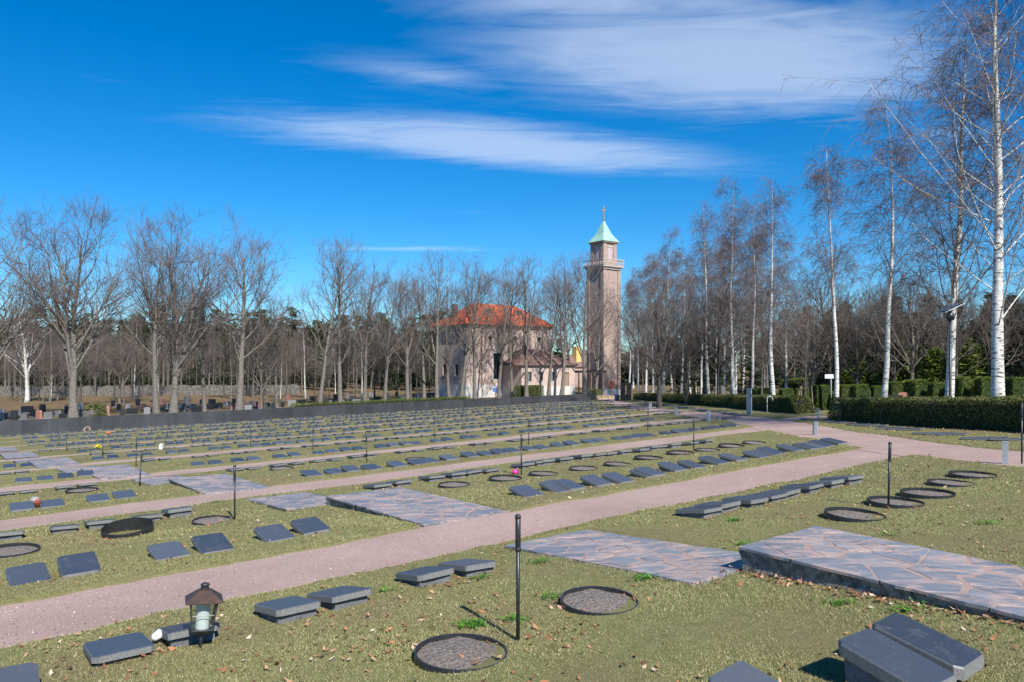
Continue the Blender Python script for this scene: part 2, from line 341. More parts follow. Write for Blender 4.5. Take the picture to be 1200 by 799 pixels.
simple('roof_tile', (.50, .085, .025), (.70, .145, .045), 1.5, .75, .3)
simple('annex_tile', (.15, .090, .074), (.22, .135, .112), 1.5, .8, .3)
simple('patina', (.22, .44, .36), (.36, .58, .48), 1.3, .6, .15)
simple('trim_stone', (.42, .345, .30), (.52, .44, .39), 3, .85, .2)
simple('window_dark', (.012, .014, .017), (.03, .034, .04), 2, .15, .02)
simple('louver', (.42, .33, .36), (.50, .40, .43), 3, .7, .1)
simple('gold', (.55, .33, .12), (.7, .45, .18), 8, .45, .1, metal=.5)
simple('rubble', (.06, .055, .05), (.22, .20, .18), 2.2, .95, .9, .15)
simple('blue_paint', (.05, .14, .40), (.07, .18, .5), 5, .5, .05)
simple('yellow_plaster', (.62, .42, .12), (.7, .5, .18), 3, .9, .1)
simple('chimney_dark', (.06, .045, .04), (.1, .08, .07), 4, .9, .2)

# ------------------------------------------------------------------ ground, gravel, landings
def lines(*segs):
    o = []
    for a, b, s in segs: o += list(np.arange(a, b - s * .3, s))
    return np.array(o)
ul = np.concatenate([[-900, -500, -250, -120, -60, -35, -22, -14], lines((-9, -2, .4), (-2, 10, .11), (10, 24, .2), (24, 40, .35), (40, 100, .9)), [105, 120, 145, 190, 280, 450, 900, 1800]])
vl = np.concatenate([[-1500, -700, -300, -120, -60, -35, -20], lines((-14, 0, .5), (0, 12, .085), (12, 28, .12), (28, 45, .25), (45, 86, .45)), [86.15, 86.3, 86.45, 86.7, 87.2, 88.5, 91, 95, 100, 110, 130, 160, 210, 300, 500, 900, 1800]])
gu, gv = np.meshgrid(ul, vl); z = lawn_uv(gu, gv)
z = z - .11 * np.clip(-path_sd(gu, gv) / .13, 0, 1)
for p in PLAT:
    ins = np.maximum(np.maximum(p[0] - gu, gu - p[1]), np.maximum(p[2] - gv, gv - p[3])) < .02
    z = np.where(ins, np.minimum(z, plat_top(p, gu, gv) - .07), z)
x, y = uv2xy(gu, gv); nu, nv = len(ul), len(vl); i = np.arange(nu * nv).reshape(nv, nu)
F = np.stack([i[:-1, :-1], i[:-1, 1:], i[1:, 1:], i[1:, :-1]], -1).reshape(-1, 4)
tag(obj('ground', mesh_np('ground', np.stack([x, y, z], -1), F, True), M['lawn']), 'mown grass ground falling away in terraces of graves', 'ground', kind='structure')

def band(name, cu, cv, hw, dz, label, nacross=7):
    """a gravel sheet along a centre line, lying just below the turf"""
    cu, cv = np.asarray(cu, float), np.asarray(cv, float); du, dv = np.gradient(cu), np.gradient(cv); ln = np.hypot(du, dv); nu_, nv_ = -dv / ln, du / ln
    q = np.linspace(-hw, hw, nacross); bu = cu[:, None] + nu_[:, None] * q; bv = cv[:, None] + nv_[:, None] * q
    zz = lawn_uv(bu, bv) + dz + .008 * (vnoise(bu * 1.5, bv * 1.5) - .5)
    for p in PLAT:
        ins = (bu > p[0] - .12) & (bu < p[1] + .12) & (bv > p[2] - .12) & (bv < p[3] + .12)
        zz = np.where(ins, np.minimum(zz, plat_top(p, bu, bv) - .03), zz)
    bx, by = uv2xy(bu, bv); n, m = bu.shape; i = np.arange(n * m).reshape(n, m)
    f = np.stack([i[:-1, :-1], i[1:, :-1], i[1:, 1:], i[:-1, 1:]], -1).reshape(-1, 4)
    return tag(obj(name, mesh_np(name, np.stack([bx, by, zz], -1), f, True), M['gravel']), label, 'path', kind='structure')
def nth(i):
    w_ = ['first', 'second', 'third', 'fourth', 'fifth', 'sixth', 'seventh', 'eighth', 'ninth', 'tenth', 'eleventh', 'twelfth']
    return w_[i] if i < 12 else f"{i + 1}{'th' if (i + 1) % 100 in (11, 12, 13) else {1: 'st', 2: 'nd', 3: 'rd'}.get((i + 1) % 10, 'th')}"
ORD = ['first', 'second', 'third', 'fourth', 'fifth', 'sixth', 'seventh', 'eighth', 'ninth', 'tenth']
for kk, c in enumerate(PATH_V):
    n = int((diag_u(c) + 12) / (.25 if kk < 4 else .8)); us = np.linspace(-9, float(diag_u(c)) + .3, n)
    band('gravel_path', us, np.full(n, c), 1.35, -.034 - .0015 * (kk % 2), f'pink gravel path between grave rows, {ORD[kk]} one downhill from the glass lantern')
n = 140; band('gravel_path', np.linspace(-9, 86, n), np.full(n, 85.6), .68, -.036, 'narrow pink gravel path along the foot of the long dark wall')
def resample(poly, step):
    P = np.array(poly, float); s = np.concatenate([[0], np.cumsum(np.hypot(*np.diff(P, axis=0).T))]); q = np.arange(0, s[-1], step)
    a, b = np.interp(q, s, P[:, 0]), np.interp(q, s, P[:, 1]); kx = np.ones(9) / 9
    pa, pb = np.pad(a, 4, 'edge'), np.pad(b, 4, 'edge'); return np.convolve(pa, kx, 'valid'), np.convolve(pb, kx, 'valid')
band('gravel_path', *resample(DIAG, .5), 1.45, -.026, 'wide gravel walk curving past the grave rows beside the clipped hedges', 9)
band('gravel_path', *resample(BRANCH, .5), 1.3, -.030, 'short gravel walk leading through the gap between the two clipped hedges')

def clip_poly(poly, a, b, c):
    """keep the part with a*x+b*y<=c"""
    out = []
    for i in range(len(poly)):
        p, q = poly[i - 1], poly[i]; dp, dq = a * p[0] + b * p[1] - c, a * q[0] + b * q[1] - c
        if (dp <= 0) != (dq <= 0): s = dp / (dp - dq); out.append((p[0] + (q[0] - p[0]) * s, p[1] + (q[1] - p[1]) * s))
        if dq <= 0: out.append(q)
    return out
def crazy(w_, h_, n, rng, sx=1.0):
    pts = []
    while len(pts) < n:
        best = None
        for _ in range(3):
            c = (rng.uniform(0, w_), rng.uniform(0, h_)); d = min([((c[0] - q[0]) / sx) ** 2 + (c[1] - q[1]) ** 2 for q in pts] or [9])
            if best is None or d > best[0]: best = (d, c)
        pts.append(best[1])
    cells = []
    for i, p in enumerate(pts):
        poly = [(0, 0), (w_, 0), (w_, h_), (0, h_)]
        for j, q in enumerate(pts):
            if i == j or not poly: continue
            a, b = (q[0] - p[0]) / sx ** 2, q[1] - p[1]; c = (q[0] ** 2 - p[0] ** 2) / 2 / sx ** 2 + (q[1] ** 2 - p[1] ** 2) / 2
            poly = clip_poly(poly, a, b, c)
        if len(poly) >= 3: cells.append(poly)
    return cells
PN = ['topmost raised stone landing with a thick mortar edge, beside the two near grave slabs', 'stone flag landing lying flush with the lawn below the raised landing']
for pi, p in enumerate(PLAT):
    rng = np.random.default_rng(40 + pi); wu, lv = p[1] - p[0], p[3] - p[2]
    uc_, vc_ = (p[0] + p[1]) / 2, (p[2] + p[3]) / 2; lx, ly = uv2xy(uc_, vc_); z0 = float(plat_top(p, uc_, vc_))
    slope = float(plat_top(p, uc_, p[3]) - plat_top(p, uc_, p[2])) / lv
    lab = PN[pi] if pi < 2 else f'stone flag landing of the stepped path, number {pi + 1} down from the raised one'
    if pi >= 2: lab = f'{"raised" if pi % 2 == 0 else "low"} stone flag landing {"below" if pi % 2 == 0 else "above"} the {ORD[min(9, (pi - 2) // 2 + (pi % 2))]} gravel path from the lantern'
    root = thing('stone_landing', lab, 'paving', (float(lx), float(ly), z0), ROT, 'stone landings of the stepped path'); root['kind'] = 'structure'
    b = MB(); nn = 14; rim = []                    # bed of grit and mortar with a ragged rim
    per = [(-wu / 2 + wu * q, -lv / 2) for q in np.linspace(0, 1, nn, False)] + [(wu / 2, -lv / 2 + lv * q) for q in np.linspace(0, 1, nn, False)] + [(wu / 2 - wu * q, lv / 2) for q in np.linspace(0, 1, nn, False)] + [(-wu / 2, lv / 2 - lv * q) for q in np.linspace(0, 1, nn, False)]
    def ring(zoff, ins, jit):
        o = []
        for (a_, c_) in per:
            j = rng.uniform(0, jit); o.append((a_ * (1 - (ins + j) / (wu / 2)), c_ * (1 - (ins + j) / (lv / 2)), c_ * slope + zoff))
        return o
    b.rings([ring(-.5, .03, .0), ring(-.16, .02, .025), ring(-.07, .012, .02), ring(-.035, .006, .012)], cap=False)
    obj('mortar_bed', b.mesh('mortar_bed'), M['mortar'], root)
    g_ = MB(); g_.add([(sx_ * (wu / 2 - .02), sy_ * (lv / 2 - .02), sy_ * (lv / 2 - .02) * slope - .002) for sx_, sy_ in ((-1, -1), (1, -1), (1, 1), (-1, 1))], [(0, 1, 2, 3)])
    obj('grit_bed', g_.mesh('grit_bed'), M['grit'], root)
    if pi < 9:
        area = wu * lv; cells = crazy(wu, lv, int(area / (.115 if pi < 4 else .17)), rng, .8)
        for cpoly in cells:
            cx = sum(q[0] for q in cpoly) / len(cpoly); cy = sum(q[1] for q in cpoly) / len(cpoly); gap = rng.uniform(.012, .04); pts = []
            for q in cpoly:
                d = math.hypot(q[0] - cx, q[1] - cy) or 1
                edge = min(q[0], wu - q[0], q[1], lv - q[1]) < .01; s_ = max(.3, 1 - (gap * (.35 if edge else 1) * rng.uniform(.6, 1.8)) / d); pts.append((cx + (q[0] - cx) * s_, cy + (q[1] - cy) * s_))
            pp = []                                # wobbly edges
            for a_, c_ in zip(pts, pts[1:] + pts[:1]):
                pp.append(a_); L_ = math.hypot(a_[0] - c_[0], a_[1] - c_[1])
                if L_ > .12:
                    for q in (.33, .66): pp.append((a_[0] + (c_[0] - a_[0]) * q + rng.normal(0, .008), a_[1] + (c_[1] - a_[1]) * q + rng.normal(0, .008)))
            th = rng.uniform(.0, .005); bb = MB()
            f_ = lambda q, e, s_: (cx + (q[0] - cx) * s_ - wu / 2, cy + (q[1] - cy) * s_ - lv / 2, (cy + (q[1] - cy) * s_ - lv / 2) * slope + e)
            bb.rings([[f_(q, -.03, 1) for q in pp], [f_(q, th - .004, 1) for q in pp], [f_(q, th, .975) for q in pp]])
            obj('flagstone', bb.mesh('flagstone'), M['slate'], root)
    else:
        g2_ = MB(); g2_.add([(sx_ * (wu / 2 - .01), sy_ * (lv / 2 - .01), sy_ * (lv / 2 - .01) * slope + .001) for sx_, sy_ in ((-1, -1), (1, -1), (1, 1), (-1, 1))], [(0, 1, 2, 3)])
        obj('flag_surface', g2_.mesh('flag_surface'), M['slate'], root)

# ------------------------------------------------------------------ the long dark wall
ww = thing('memorial_wall', 'long low wall of dark granite panels across the foot of the grave rows', 'wall', ground_loc(36, WALL_V, 0), ROT)
wz = ww.location.z
for j in range(48):
    a_, b_ = -12 + j * 2.0, -12 + (j + 1) * 2.0 - .012
    if a_ > 83: break
    h0, h1 = float(lawn_uv(a_, WALL_V - .2)) - wz, float(lawn_uv(b_, WALL_V - .2)) - wz; t0_, t1_ = h0 + wall_h(a_), h1 + wall_h(b_)
    bb = MB(); x0, x1, y0, y1 = a_ - 36, b_ - 36, -.18 + .006 * (j % 2), .14
    bb.add([(x0, y0, h0 - .4), (x1, y0, h1 - .4), (x1, y1, h1 - .4), (x0, y1, h0 - .4), (x0, y0, t0_ - .02), (x1, y0, t1_ - .02), (x1, y1, t1_ - .02), (x0, y1, t0_ - .02), (x0, y0 + .02, t0_), (x1, y0 + .02, t1_), (x1, y1 - .02, t1_), (x0, y1 - .02, t0_)],
           [(0, 1, 5, 4), (1, 2, 6, 5), (2, 3, 7, 6), (3, 0, 4, 7), (4, 5, 9, 8), (5, 6, 10, 9), (6, 7, 11, 10), (7, 4, 8, 11), (8, 9, 10, 11)])
    obj('panel', bb.mesh('panel'), M['wall_granite'], ww)

# ------------------------------------------------------------------ grave slabs
def slab_mesh(seed):
    r = np.random.default_rng(seed); b = MB(); hw, hd, th, be = .228 + r.uniform(-.008, .008), .305, .065, .008
    zf, zb = .012, .112                            # slab underside at the low front and at the back
    def z_(y_): return zf + (zb - zf) * (y_ + hd) / (2 * hd)
    rg = []
    cr = [.02 + r.uniform(0, .03) for _ in range(4)]
    for e, ins in ((0, .0), (th - be, 0), (th, be)):
        q = []
        for ci, (sx_, sy_) in enumerate(((-1, -1), (1, -1), (1, 1), (-1, 1))):
            c_ = cr[ci]; ax, ay = sx_ * (hw - ins), sy_ * (hd - ins)
            two = [(ax, ay - sy_ * c_), (ax - sx_ * c_, ay)]
            if sx_ * sy_ > 0: pass
            else: two = two[::-1]
            if ci in (0,): two = [(ax, ay - sy_ * c_), (ax - sx_ * c_, ay)]
            q += two
        q = sorted(q, key=lambda p: math.atan2(p[1], p[0])); rg.append([(p[0], p[1], z_(p[1]) + e) for p in q])
    b.rings(rg); m = b.mesh('slab'); m.materials.append(M['granite']); return m
def base_mesh(seed):
    r = np.random.default_rng(seed); b = MB(); q = []
    for zt in (0, 1):
        o = []
        for sx_, sy_ in ((-1, -1), (0, -1), (1, -1), (1, 0), (1, 1), (0, 1), (-1, 1), (-1, 0)):
            x_, y_ = sx_ * (.188 + r.uniform(-.012, .012)), sy_ * (.235 + r.uniform(-.012, .012)) + .02
            o.append((x_, y_, -.25 if zt == 0 else .012 + .10 * (y_ + .305) / .61 - .004))
        q.append(o)
    b.rings(q); m = b.mesh('base_block'); m.materials.append(M['granite_base']); return m
SL = [slab_mesh(s) for s in range(4)]; BS = [base_mesh(s) for s in range(3)]
def carve_mesh(seed):
    """a small worn cross and rows of worn strokes cut in the face"""
    r = np.random.default_rng(seed); b = MB()
    def zf(y_): return .012 + .10 * (y_ + .305) / .61 + .0655
    def bar(x0, x1, y0, y1): b.add([(x0, y0, zf(y0)), (x1, y0, zf(y0)), (x1, y1, zf(y1)), (x0, y1, zf(y1))], [(0, 1, 2, 3)])
    bar(-.145, -.140, .17, .225); bar(-.158, -.127, .202, .207)
    for row, n in ((.07, 9), (.015, 12), (-.06, 8), (-.10, 10)):
        x_ = -.15
        for _ in range(n):
            if r.random() < .55 and x_ < .16:
                hh = r.uniform(.014, .022); bar(x_, x_ + .003, row, row + hh)
                if r.random() < .7: o_ = r.uniform(0, hh - .004); bar(x_ + .0035, x_ + .012, row + o_, row + o_ + .003)
            x_ += r.uniform(.018, .027)
    m = b.mesh('inscription'); m.materials.append(M['carving']); return m
CV = [carve_mesh(s) for s in range(3)]
graves = []                                        # (u, v, facing, label)
def add_row(us, v, face, label):
    for q in us: graves.append((q, v + rnd.normal(0, .03), face, label))
def pairs(list_px, v): 
    o = []
    for a_, b_ in list_px:
        ua, ub = u_at(a_, v), u_at(b_, v); o += [ua + .26, max(ua + .26 + .555, ub - .26)]
    return o
def auto(u0, u1, skip, rng, pitch):
    o = []; q = u0
    while q < u1 - .9:
        if not (skip and skip[0] - .9 < q < skip[1] + .15): o += [q + .26, q + .26 + .56 + rng.uniform(0, .05)]
        q += 1.12 + pitch * rng.choice([.1, .4, .7, 1.1], p=[.25, .35, .25, .15])
    return o
def split_add(us, v, face, lab, sc_u):
    hi = sorted(q for q in us if q > sc_u); lo = sorted((q for q in us if q <= sc_u), reverse=True)
    for i_, q in enumerate(hi): add_row([q], v, face, f'{nth(i_)} dark slab from the steps, birch side, {lab}')
    for i_, q in enumerate(lo): add_row([q], v, face, f'{nth(i_)} dark slab from the steps, side away from birches, {lab}')
# nearest strip: the stones by the lantern, seen from behind, and the pair by the raised landing
split_add([.93 + .26, 1.50 + .26, 2.42 + .26, 2.99 + .26, 4.03 + .26, 4.60 + .26], 7.15, 1, 'row with the lantern', 6.8)
split_add([guv(q, r_)[0] for q, r_ in ((815, 603), (845, 598), (878, 592), (905, 586), (903, 581), (930, 575), (957, 569), (978, 565))], 7.2, 1, 'row with the lantern', 6.8)
L1 = 'below first path'
split_add([.6 + .26, 1.17 + .26, 2.3 + .26, 2.9 + .26, 3.83 + .26, 4.44 + .26, -.9, -1.5] + pairs([(607, 666), (656, 710), (714, 765), (752, 798), (803, 847), (831, 868), (878, 907), (899, 934), (938, 962), (958, 984)], 11.35), 11.4, -1, L1, 6.8)
L2 = 'above second path'
split_add([u_at(q, 15.7) for q in (9, 75, 116, 172, 208)] + pairs([(430, 479), (496, 540), (540, 580), (603, 634), (628, 664), (673, 702), (702, 734), (741, 767), (764, 791), (800, 829)], 15.7), 15.7, 1, L2, 6.2)
L3 = 'below second path'
split_add([u_at(q, 20.1) for q in (26, 61, 115, 146)] + pairs([(355, 401), (402, 444), (457, 497), (496, 533)], 20.1) + auto(u_at(543, 20.1), float(diag_u(20)) - 2.2, None, rnd, .5), 20.1, -1, L3, 5.8)
VR = []
for kk in range(2, NP):
    c = PATH_V[kk]; sk = (np.interp(c, [9, 20, 29, 38, 60], [6, 5, 4, 3, 2]), np.interp(c, [9, 20, 29, 38, 60], [8, 6.7, 5.6, 4.7, 3.7])); ue = float(diag_u(c)) - 2.0
    u0 = .05 * c - 1.5
    split_add(auto(u0, ue, sk, rnd, .75), c - 2.15, 1, f'above {ORD[kk]} path', sk[0])
    split_add(auto(u0, ue, sk, rnd, .75), c + 2.15, -1, f'below {ORD[kk]} path', sk[0])
    if kk > 3: VR.append(c)
def in_view(u, v, m=40):
    x_, y_ = uv2xy(u, v); px = 600 + FPX * x_ / max(y_, .1); return y_ > 3 and -m < px < 1200 + m
graves = [g for g in graves if in_view(g[0], g[1])]
# slabs of the hedge-side rows (face the wide walk)
hrow = []
HD = math.atan2(10.5, 9.0)
HL = [(25.0, 8.2), (31.6, 17.6)]; HL2 = [(37.6, 22.6), (81, 75.5)]
for gi, (xa, xb, yb) in enumerate([(944, 968, 496), (971, 996, 499), (999, 1032, 502.5), (1034, 1073, 507), (1077, 1124, 513), (1134, 1188, 519)]):
    for q in (.2, .52, .84): hrow.append(guv(xa + (xb - xa) * q, yb - 4.5 + 2.2 * (q - .5)))
hfar = []
for s_ in np.arange(1.5, 52, .58):
    if (s_ % 1.9) < 1.25: hfar.append((35.3 + s_ * .645, 24.0 + s_ * .764))
order = sorted(range(len(graves)), key=lambda i: uv2xy(*graves[i][:2])[1]); NEAR = order[:250]; REST = order[250:]
def put_grave(u, v, rot, label, group, i, scale=1, dz=0, carve=False):
    x_, y_, z_ = ground_loc(u, v, dz); g = thing('grave_slab', label, 'grave', (x_, y_, z_), rot, group, scale)
    g.rotation_euler = (rnd.normal(0, .025), rnd.normal(0, .022), rot + rnd.normal(0, .03))
    s_ = obj('slab', SL[i % 4], None, g); obj('base_block', BS[i % 3], None, g)
    if carve: obj('inscription', CV[i % 3], None, s_)
    return g
GG = 'dark granite grave slabs in rows'
for i in NEAR:
    u, v, fc, lab = graves[i]; put_grave(u, v, ROT if fc < 0 else ROT + math.pi, lab, GG, i, tuple(rnd.uniform(.95, 1.06, 2)) + (float(rnd.uniform(.85, 1.05)) * (1 if v < 18 else .8),), dz=(-.02 if fc < 0 else -.01) + rnd.normal(0, .01), carve=v < 12)
for (q, px, py, lab, sc_) in ((0, 1049, 778, 'dark slab on a block, the twin farther from the raised landing', (.86, .95, 1.3)), (1, 1086, 755, 'dark slab on a block, the twin nearer the raised landing', (.86, .95, 1.3)), (2, 897, 806, 'lone dark slab between the round soil beds and the twin slabs', (.9, .95, 1.2)), (3, 4, 800, 'dark slab on the lantern side of the lawn, barely in view', (1, 1, 1))):
    u, v = guv(px, py, .17); put_grave(u, v, ROT, lab, GG, q, sc_, (.05, .05, -.01, 0)[q], carve=True)
for i, (u, v) in enumerate(hrow): put_grave(u, v, HD + math.pi, f'{nth(i)} flat dark slab below the lamp-post hedge, counted from the hedge gap', GG, i, (1.05, 1.3, .55), -.02)
near_h = hfar[:12]
for i, (u, v) in enumerate(near_h): put_grave(u, v, HD + math.pi, f'{nth(i)} flat dark slab below the long birch hedge, counted from the hedge gap', GG, i, (1, 1.2, .6), -.02)
# the rest of the rows, too far to tell apart: one mass
def merge_slabs(items):
    vs_, fs_ = [], []; o = 0
    for me_ in (SL[0], BS[0]): pass
    s0 = np.array([v_.co[:] for v_ in SL[0].vertices]); f0 = [tuple(p_.vertices) for p_ in SL[0].polygons]
    b0 = np.array([v_.co[:] for v_ in BS[0].vertices]); c0 = [tuple(p_.vertices) for p_ in BS[0].polygons]
    bm = MB()
    for (u, v, rot) in items:
        x_, y_, z_ = ground_loc(u, v, -.01); c_, s_ = math.cos(rot), math.sin(rot)
        for src, ff in ((s0, f0), (b0, c0)):
            q = np.stack([src[:, 0] * c_ - src[:, 1] * s_ + x_, src[:, 0] * s_ + src[:, 1] * c_ + y_, src[:, 2] * .75 + z_], -1); bm.add(q, ff)
    return bm.mesh('far_graves')
far_items = [(graves[i][0], graves[i][1], (ROT if graves[i][2] < 0 else ROT + math.pi)) for i in REST] + [(u, v, HD + math.pi) for u, v in hfar[12:]]
tag(obj('far_graves', merge_slabs(far_items), M['granite']), 'distant rows of small dark grave slabs before the long wall', 'graves', kind='stuff')

# ------------------------------------------------------------------ round beds, posts, bollards, small grave gifts
def ring_mesh(r, h, lean=0.):
    b = MB(); n = 28; rg = []
    for rr, zt in ((r, -.12), (r + .003, h * .5), (r, h), (r - .014, h), (r - .014, -.12)):
        rg.append([(rr * math.cos(6.2832 * q / n), rr * math.sin(6.2832 * q / n), zt + lean * math.sin(6.2832 * q / n)) for q in range(n)])
    b.rings(rg, cap=False); m = b.mesh('ring'); m.materials.append(M['plastic']); return m
def soil_mesh(r, seed):
    g = np.random.default_rng(seed); vs_ = [(0, 0, .085)]; n, kk = 24, 6; fs = []
    for a_ in range(1, kk + 1):
        for q in range(n): vs_.append((r * a_ / kk * math.cos(6.2832 * q / n), r * a_ / kk * math.sin(6.2832 * q / n), .052 + .033 * (1 - (a_ / kk) ** 2) + g.normal(0, .005)))
    fs += [(0, 1 + q, 1 + (q + 1) % n) for q in range(n)]
    for a_ in range(kk - 1):
        for q in range(n): A = 1 + a_ * n + q; B = 1 + a_ * n + (q + 1) % n; fs.append((A, A + n, B + n, B))
    m = MB().add(vs_, fs).mesh('soil', True); m.materials.append(M['soil']); return m
RM = [ring_mesh(.37, .085), ring_mesh(.40, .10)]; SM = [soil_mesh(.352, 1), soil_mesh(.382, 2)]
RINGS = [(540, 764, 0, 'round black-edged soil bed with its near rim beside the tall slim post'), (702, 703, 0, 'round black-edged soil bed between the tall slim post and the flush stone landing'),
         (1001, 603, 1, ''), (1049, 588, 1, ''), (1087, 577.5, 1, ''), (1114, 565, 0, ''), (1140, 556, 1, ''), (250, 609, 0, ''), (12, 645, 1, ''), (532, 567, 0, ''), (592, 560, 1, ''), (637, 554, 0, ''), (684, 548, 0, ''), (724, 543, 0, ''), (760, 536, 1, ''), (797, 530, 1, ''), (829, 526.5, 0, ''), (857, 522, 1, ''), (884, 518, 0, ''), (96, 574, 1, ''), (330, 548, 0, ''), (488, 537, 0, '')]
ring_uv = []; RC = {}
for i, (px, py, ty, lab) in enumerate(RINGS):
    u, v = guv(px, py, .03); ring_uv.append((u, v)); k_ = 0 if v < 9 else (1 if v < 18 else 2)
    rc_ = RC.setdefault((k_, u > 6.5), []); rc_.append(1)
    lab = lab or f'{nth(len(rc_) - 1)} round black-edged soil bed from the steps, {"birch side" if u > 6.5 else "away from birches"}, {("on the lawn above first path", "between first and second paths", "below second path")[k_]}'
    x_, y_, z_ = ground_loc(u, v, -.02); g = thing('flower_bed', lab, 'flower bed', (x_, y_, z_ - .022), ROT, 'round black-edged soil beds')
    g.rotation_euler = (.02 + rnd.normal(0, .018), rnd.normal(0, .018), ROT)
    obj('ring', RM[ty], None, g); obj('soil', SM[ty], None, g)
u, v = guv(150, 622, .05); ring_uv.append((u, v)); x_, y_, z_ = ground_loc(u, v, .02)
g = thing('flower_bed', 'black edging ring of an empty bed heaved up on one side, by two back slabs', 'flower bed', (x_, y_, z_), 0, 'round black-edged soil beds')
g.rotation_euler = (.16, .0, 0); obj('ring', ring_mesh(.41, .13), None, g)

def post_parts():
    a = MB().lathe([(.017, -.1), (.017, .80)], 8).mesh('pole', True); s_ = MB().lathe([(.017, .74), (.0235, .75), (.0235, 1.0), (.017, 1.004)], 8).mesh('sleeve', True)
    c = MB().lathe([(.021, .735), (.026, .74), (.026, .765), (.021, .77)], 8).mesh('collar', True); t_ = MB().lathe([(.024, 1.0), (.026, 1.005), (.026, 1.025), (.016, 1.035)], 8).mesh('cap', True)
    for m in (a, s_, c, t_): m.materials.append(M['plastic'])
    return (('pole', a), ('sleeve', s_), ('collar', c), ('cap', t_))
PP = post_parts()
def put_post(u, v, label, lx=0, ly=0, sc_=1.0):
    x_, y_, z_ = ground_loc(u, v, -.01); g = thing('sprinkler_post', label, 'post', (x_, y_, z_), 0, 'slim black posts between the graves', (1, 1, sc_)); g.rotation_euler = (lx, ly, rnd.uniform(0, 6))
    for n_, m in PP: obj(n_, m, None, g)
put_post(*guv(607, 750), 'slim black post beside the round bed, nearest the lantern strip', 0, 0, 1.02)
put_post(*guv(1041, 594), 'slim black leaning post rising from the round beds beyond the raised landing', 0, -.06, .97)
put_post(*guv(275, 608), 'slim black post at the bed uphill of the second path, on the lantern side')
put_post(*guv(611, 556), 'slim black post beside the pink ball, uphill of the second gravel path')
put_post(*guv(813, 528), 'slim black post between round beds, uphill of the second path, near the wide walk', 0, 0, .95)
put_post(*guv(163.5, 569), 'slim black post leaning over, beside the landing below the second path', 0, .07, .98)
put_post(*guv(953, 508), 'slim black post beside a square bollard by the flat hedge slabs')
put_post(*guv(1197.5, 541), 'slim black post at the end of the hedge by the wide walk', 0, 0, 1.2)
for kk in range(2, NP):
    v = 4.9 + 8.75 * kk; u = (4.4, 5.8, 6.0, 5.5, 6, 6.5, 6)[min(kk - 2, 6)]; j = 0
    while u < float(diag_u(v)) - 1.5:
        if in_view(u, v, 5) and not (kk == 2 and j == 0): put_post(u, v + rnd.normal(0, .15), f'{nth(j)} slim black post from the steps in the grave strip below the {ORD[kk - 1]} path', rnd.normal(0, .02), rnd.normal(0, .02) - (.07 if (kk == 3 and j == 0) else 0), .97)
        u += 6.85 + rnd.normal(0, .15); j += 1
def bollard(px, py, h, w_, label, capn=True):
    u, v = guv(px, py); x_, y_, z_ = ground_loc(u, v, -.02); g = thing('bollard', label, 'bollard', (x_, y_, z_), ROT + .3, 'grey square bollards along the wide walk')
    obj('shaft', MB().box(-w_ / 2, w_ / 2, -w_ / 2, w_ / 2, -.1, h, .008).mesh('shaft'), M['bollard_grey'], g)
    obj('cap', MB().box(-w_ / 2 - .006, w_ / 2 + .006, -w_ / 2 - .006, w_ / 2 + .006, h + .001, h + .02, .006).mesh('cap'), M['bollard_grey'], g)
bollard(1178, 541, .43, .11, 'squat grey bollard on the turf by the end of the hedge')
bollard(956, 508, .44, .12, 'squat grey bollard beside a slim black post on the wide walk')
bollard(959, 489, .45, .12, 'squat grey bollard in the gap between the clipped hedges')
bollard(830, 493, .52, .17, 'squat grey bollard where the third strip meets the wide walk'); bollard(792, 486, .5, .15, 'squat grey bollard by the wide walk, second towards the tower')
bollard(762, 479, .5, .18, 'pale squat bollard by the wide walk, closest to the tower')
u, v = guv(878, 485.5); x_, y_, z_ = ground_loc(u, v, -.02); g = thing('sign_pillar', 'tall slim blue-grey pillar standing before the clipped hedge', 'pillar', (x_, y_, z_), ROT)
obj('shaft', MB().box(-.11, .11, -.11, .11, -.1, 1.58, .01).mesh('shaft'), M['bollard_grey'], g); obj('base_plate', MB().box(-.16, .16, -.16, .16, 0, .035, .005).mesh('base_plate'), M['bollard_grey'], g)
u, v = guv(899, 483.5); x_, y_, z_ = ground_loc(u, v); g = thing('water_standpipe', 'white bent water pipe standing in front of the clipped hedge', 'standpipe', (x_, y_, z_), 0)
arc = [(0, 0, -.1), (0, 0, .85)] + [(.16 - .16 * math.cos(q), 0, .85 + .17 * math.sin(q)) for q in np.linspace(.3, 2.84, 7)] + [(.33, 0, .74)]
obj('pipe', MB().tube(arc, .022, 8).mesh('pipe', True), M['white_metal'], g); obj('nozzle', MB().lathe([(.028, -.05), (.028, .01)], 8, (.33, 0, .74)).mesh('nozzle', True), M['dark_metal'], g); obj('valve', MB().box(-.035, .035, -.05, .05, .55, .62, .01).mesh('valve'), M['dark_metal'], g)

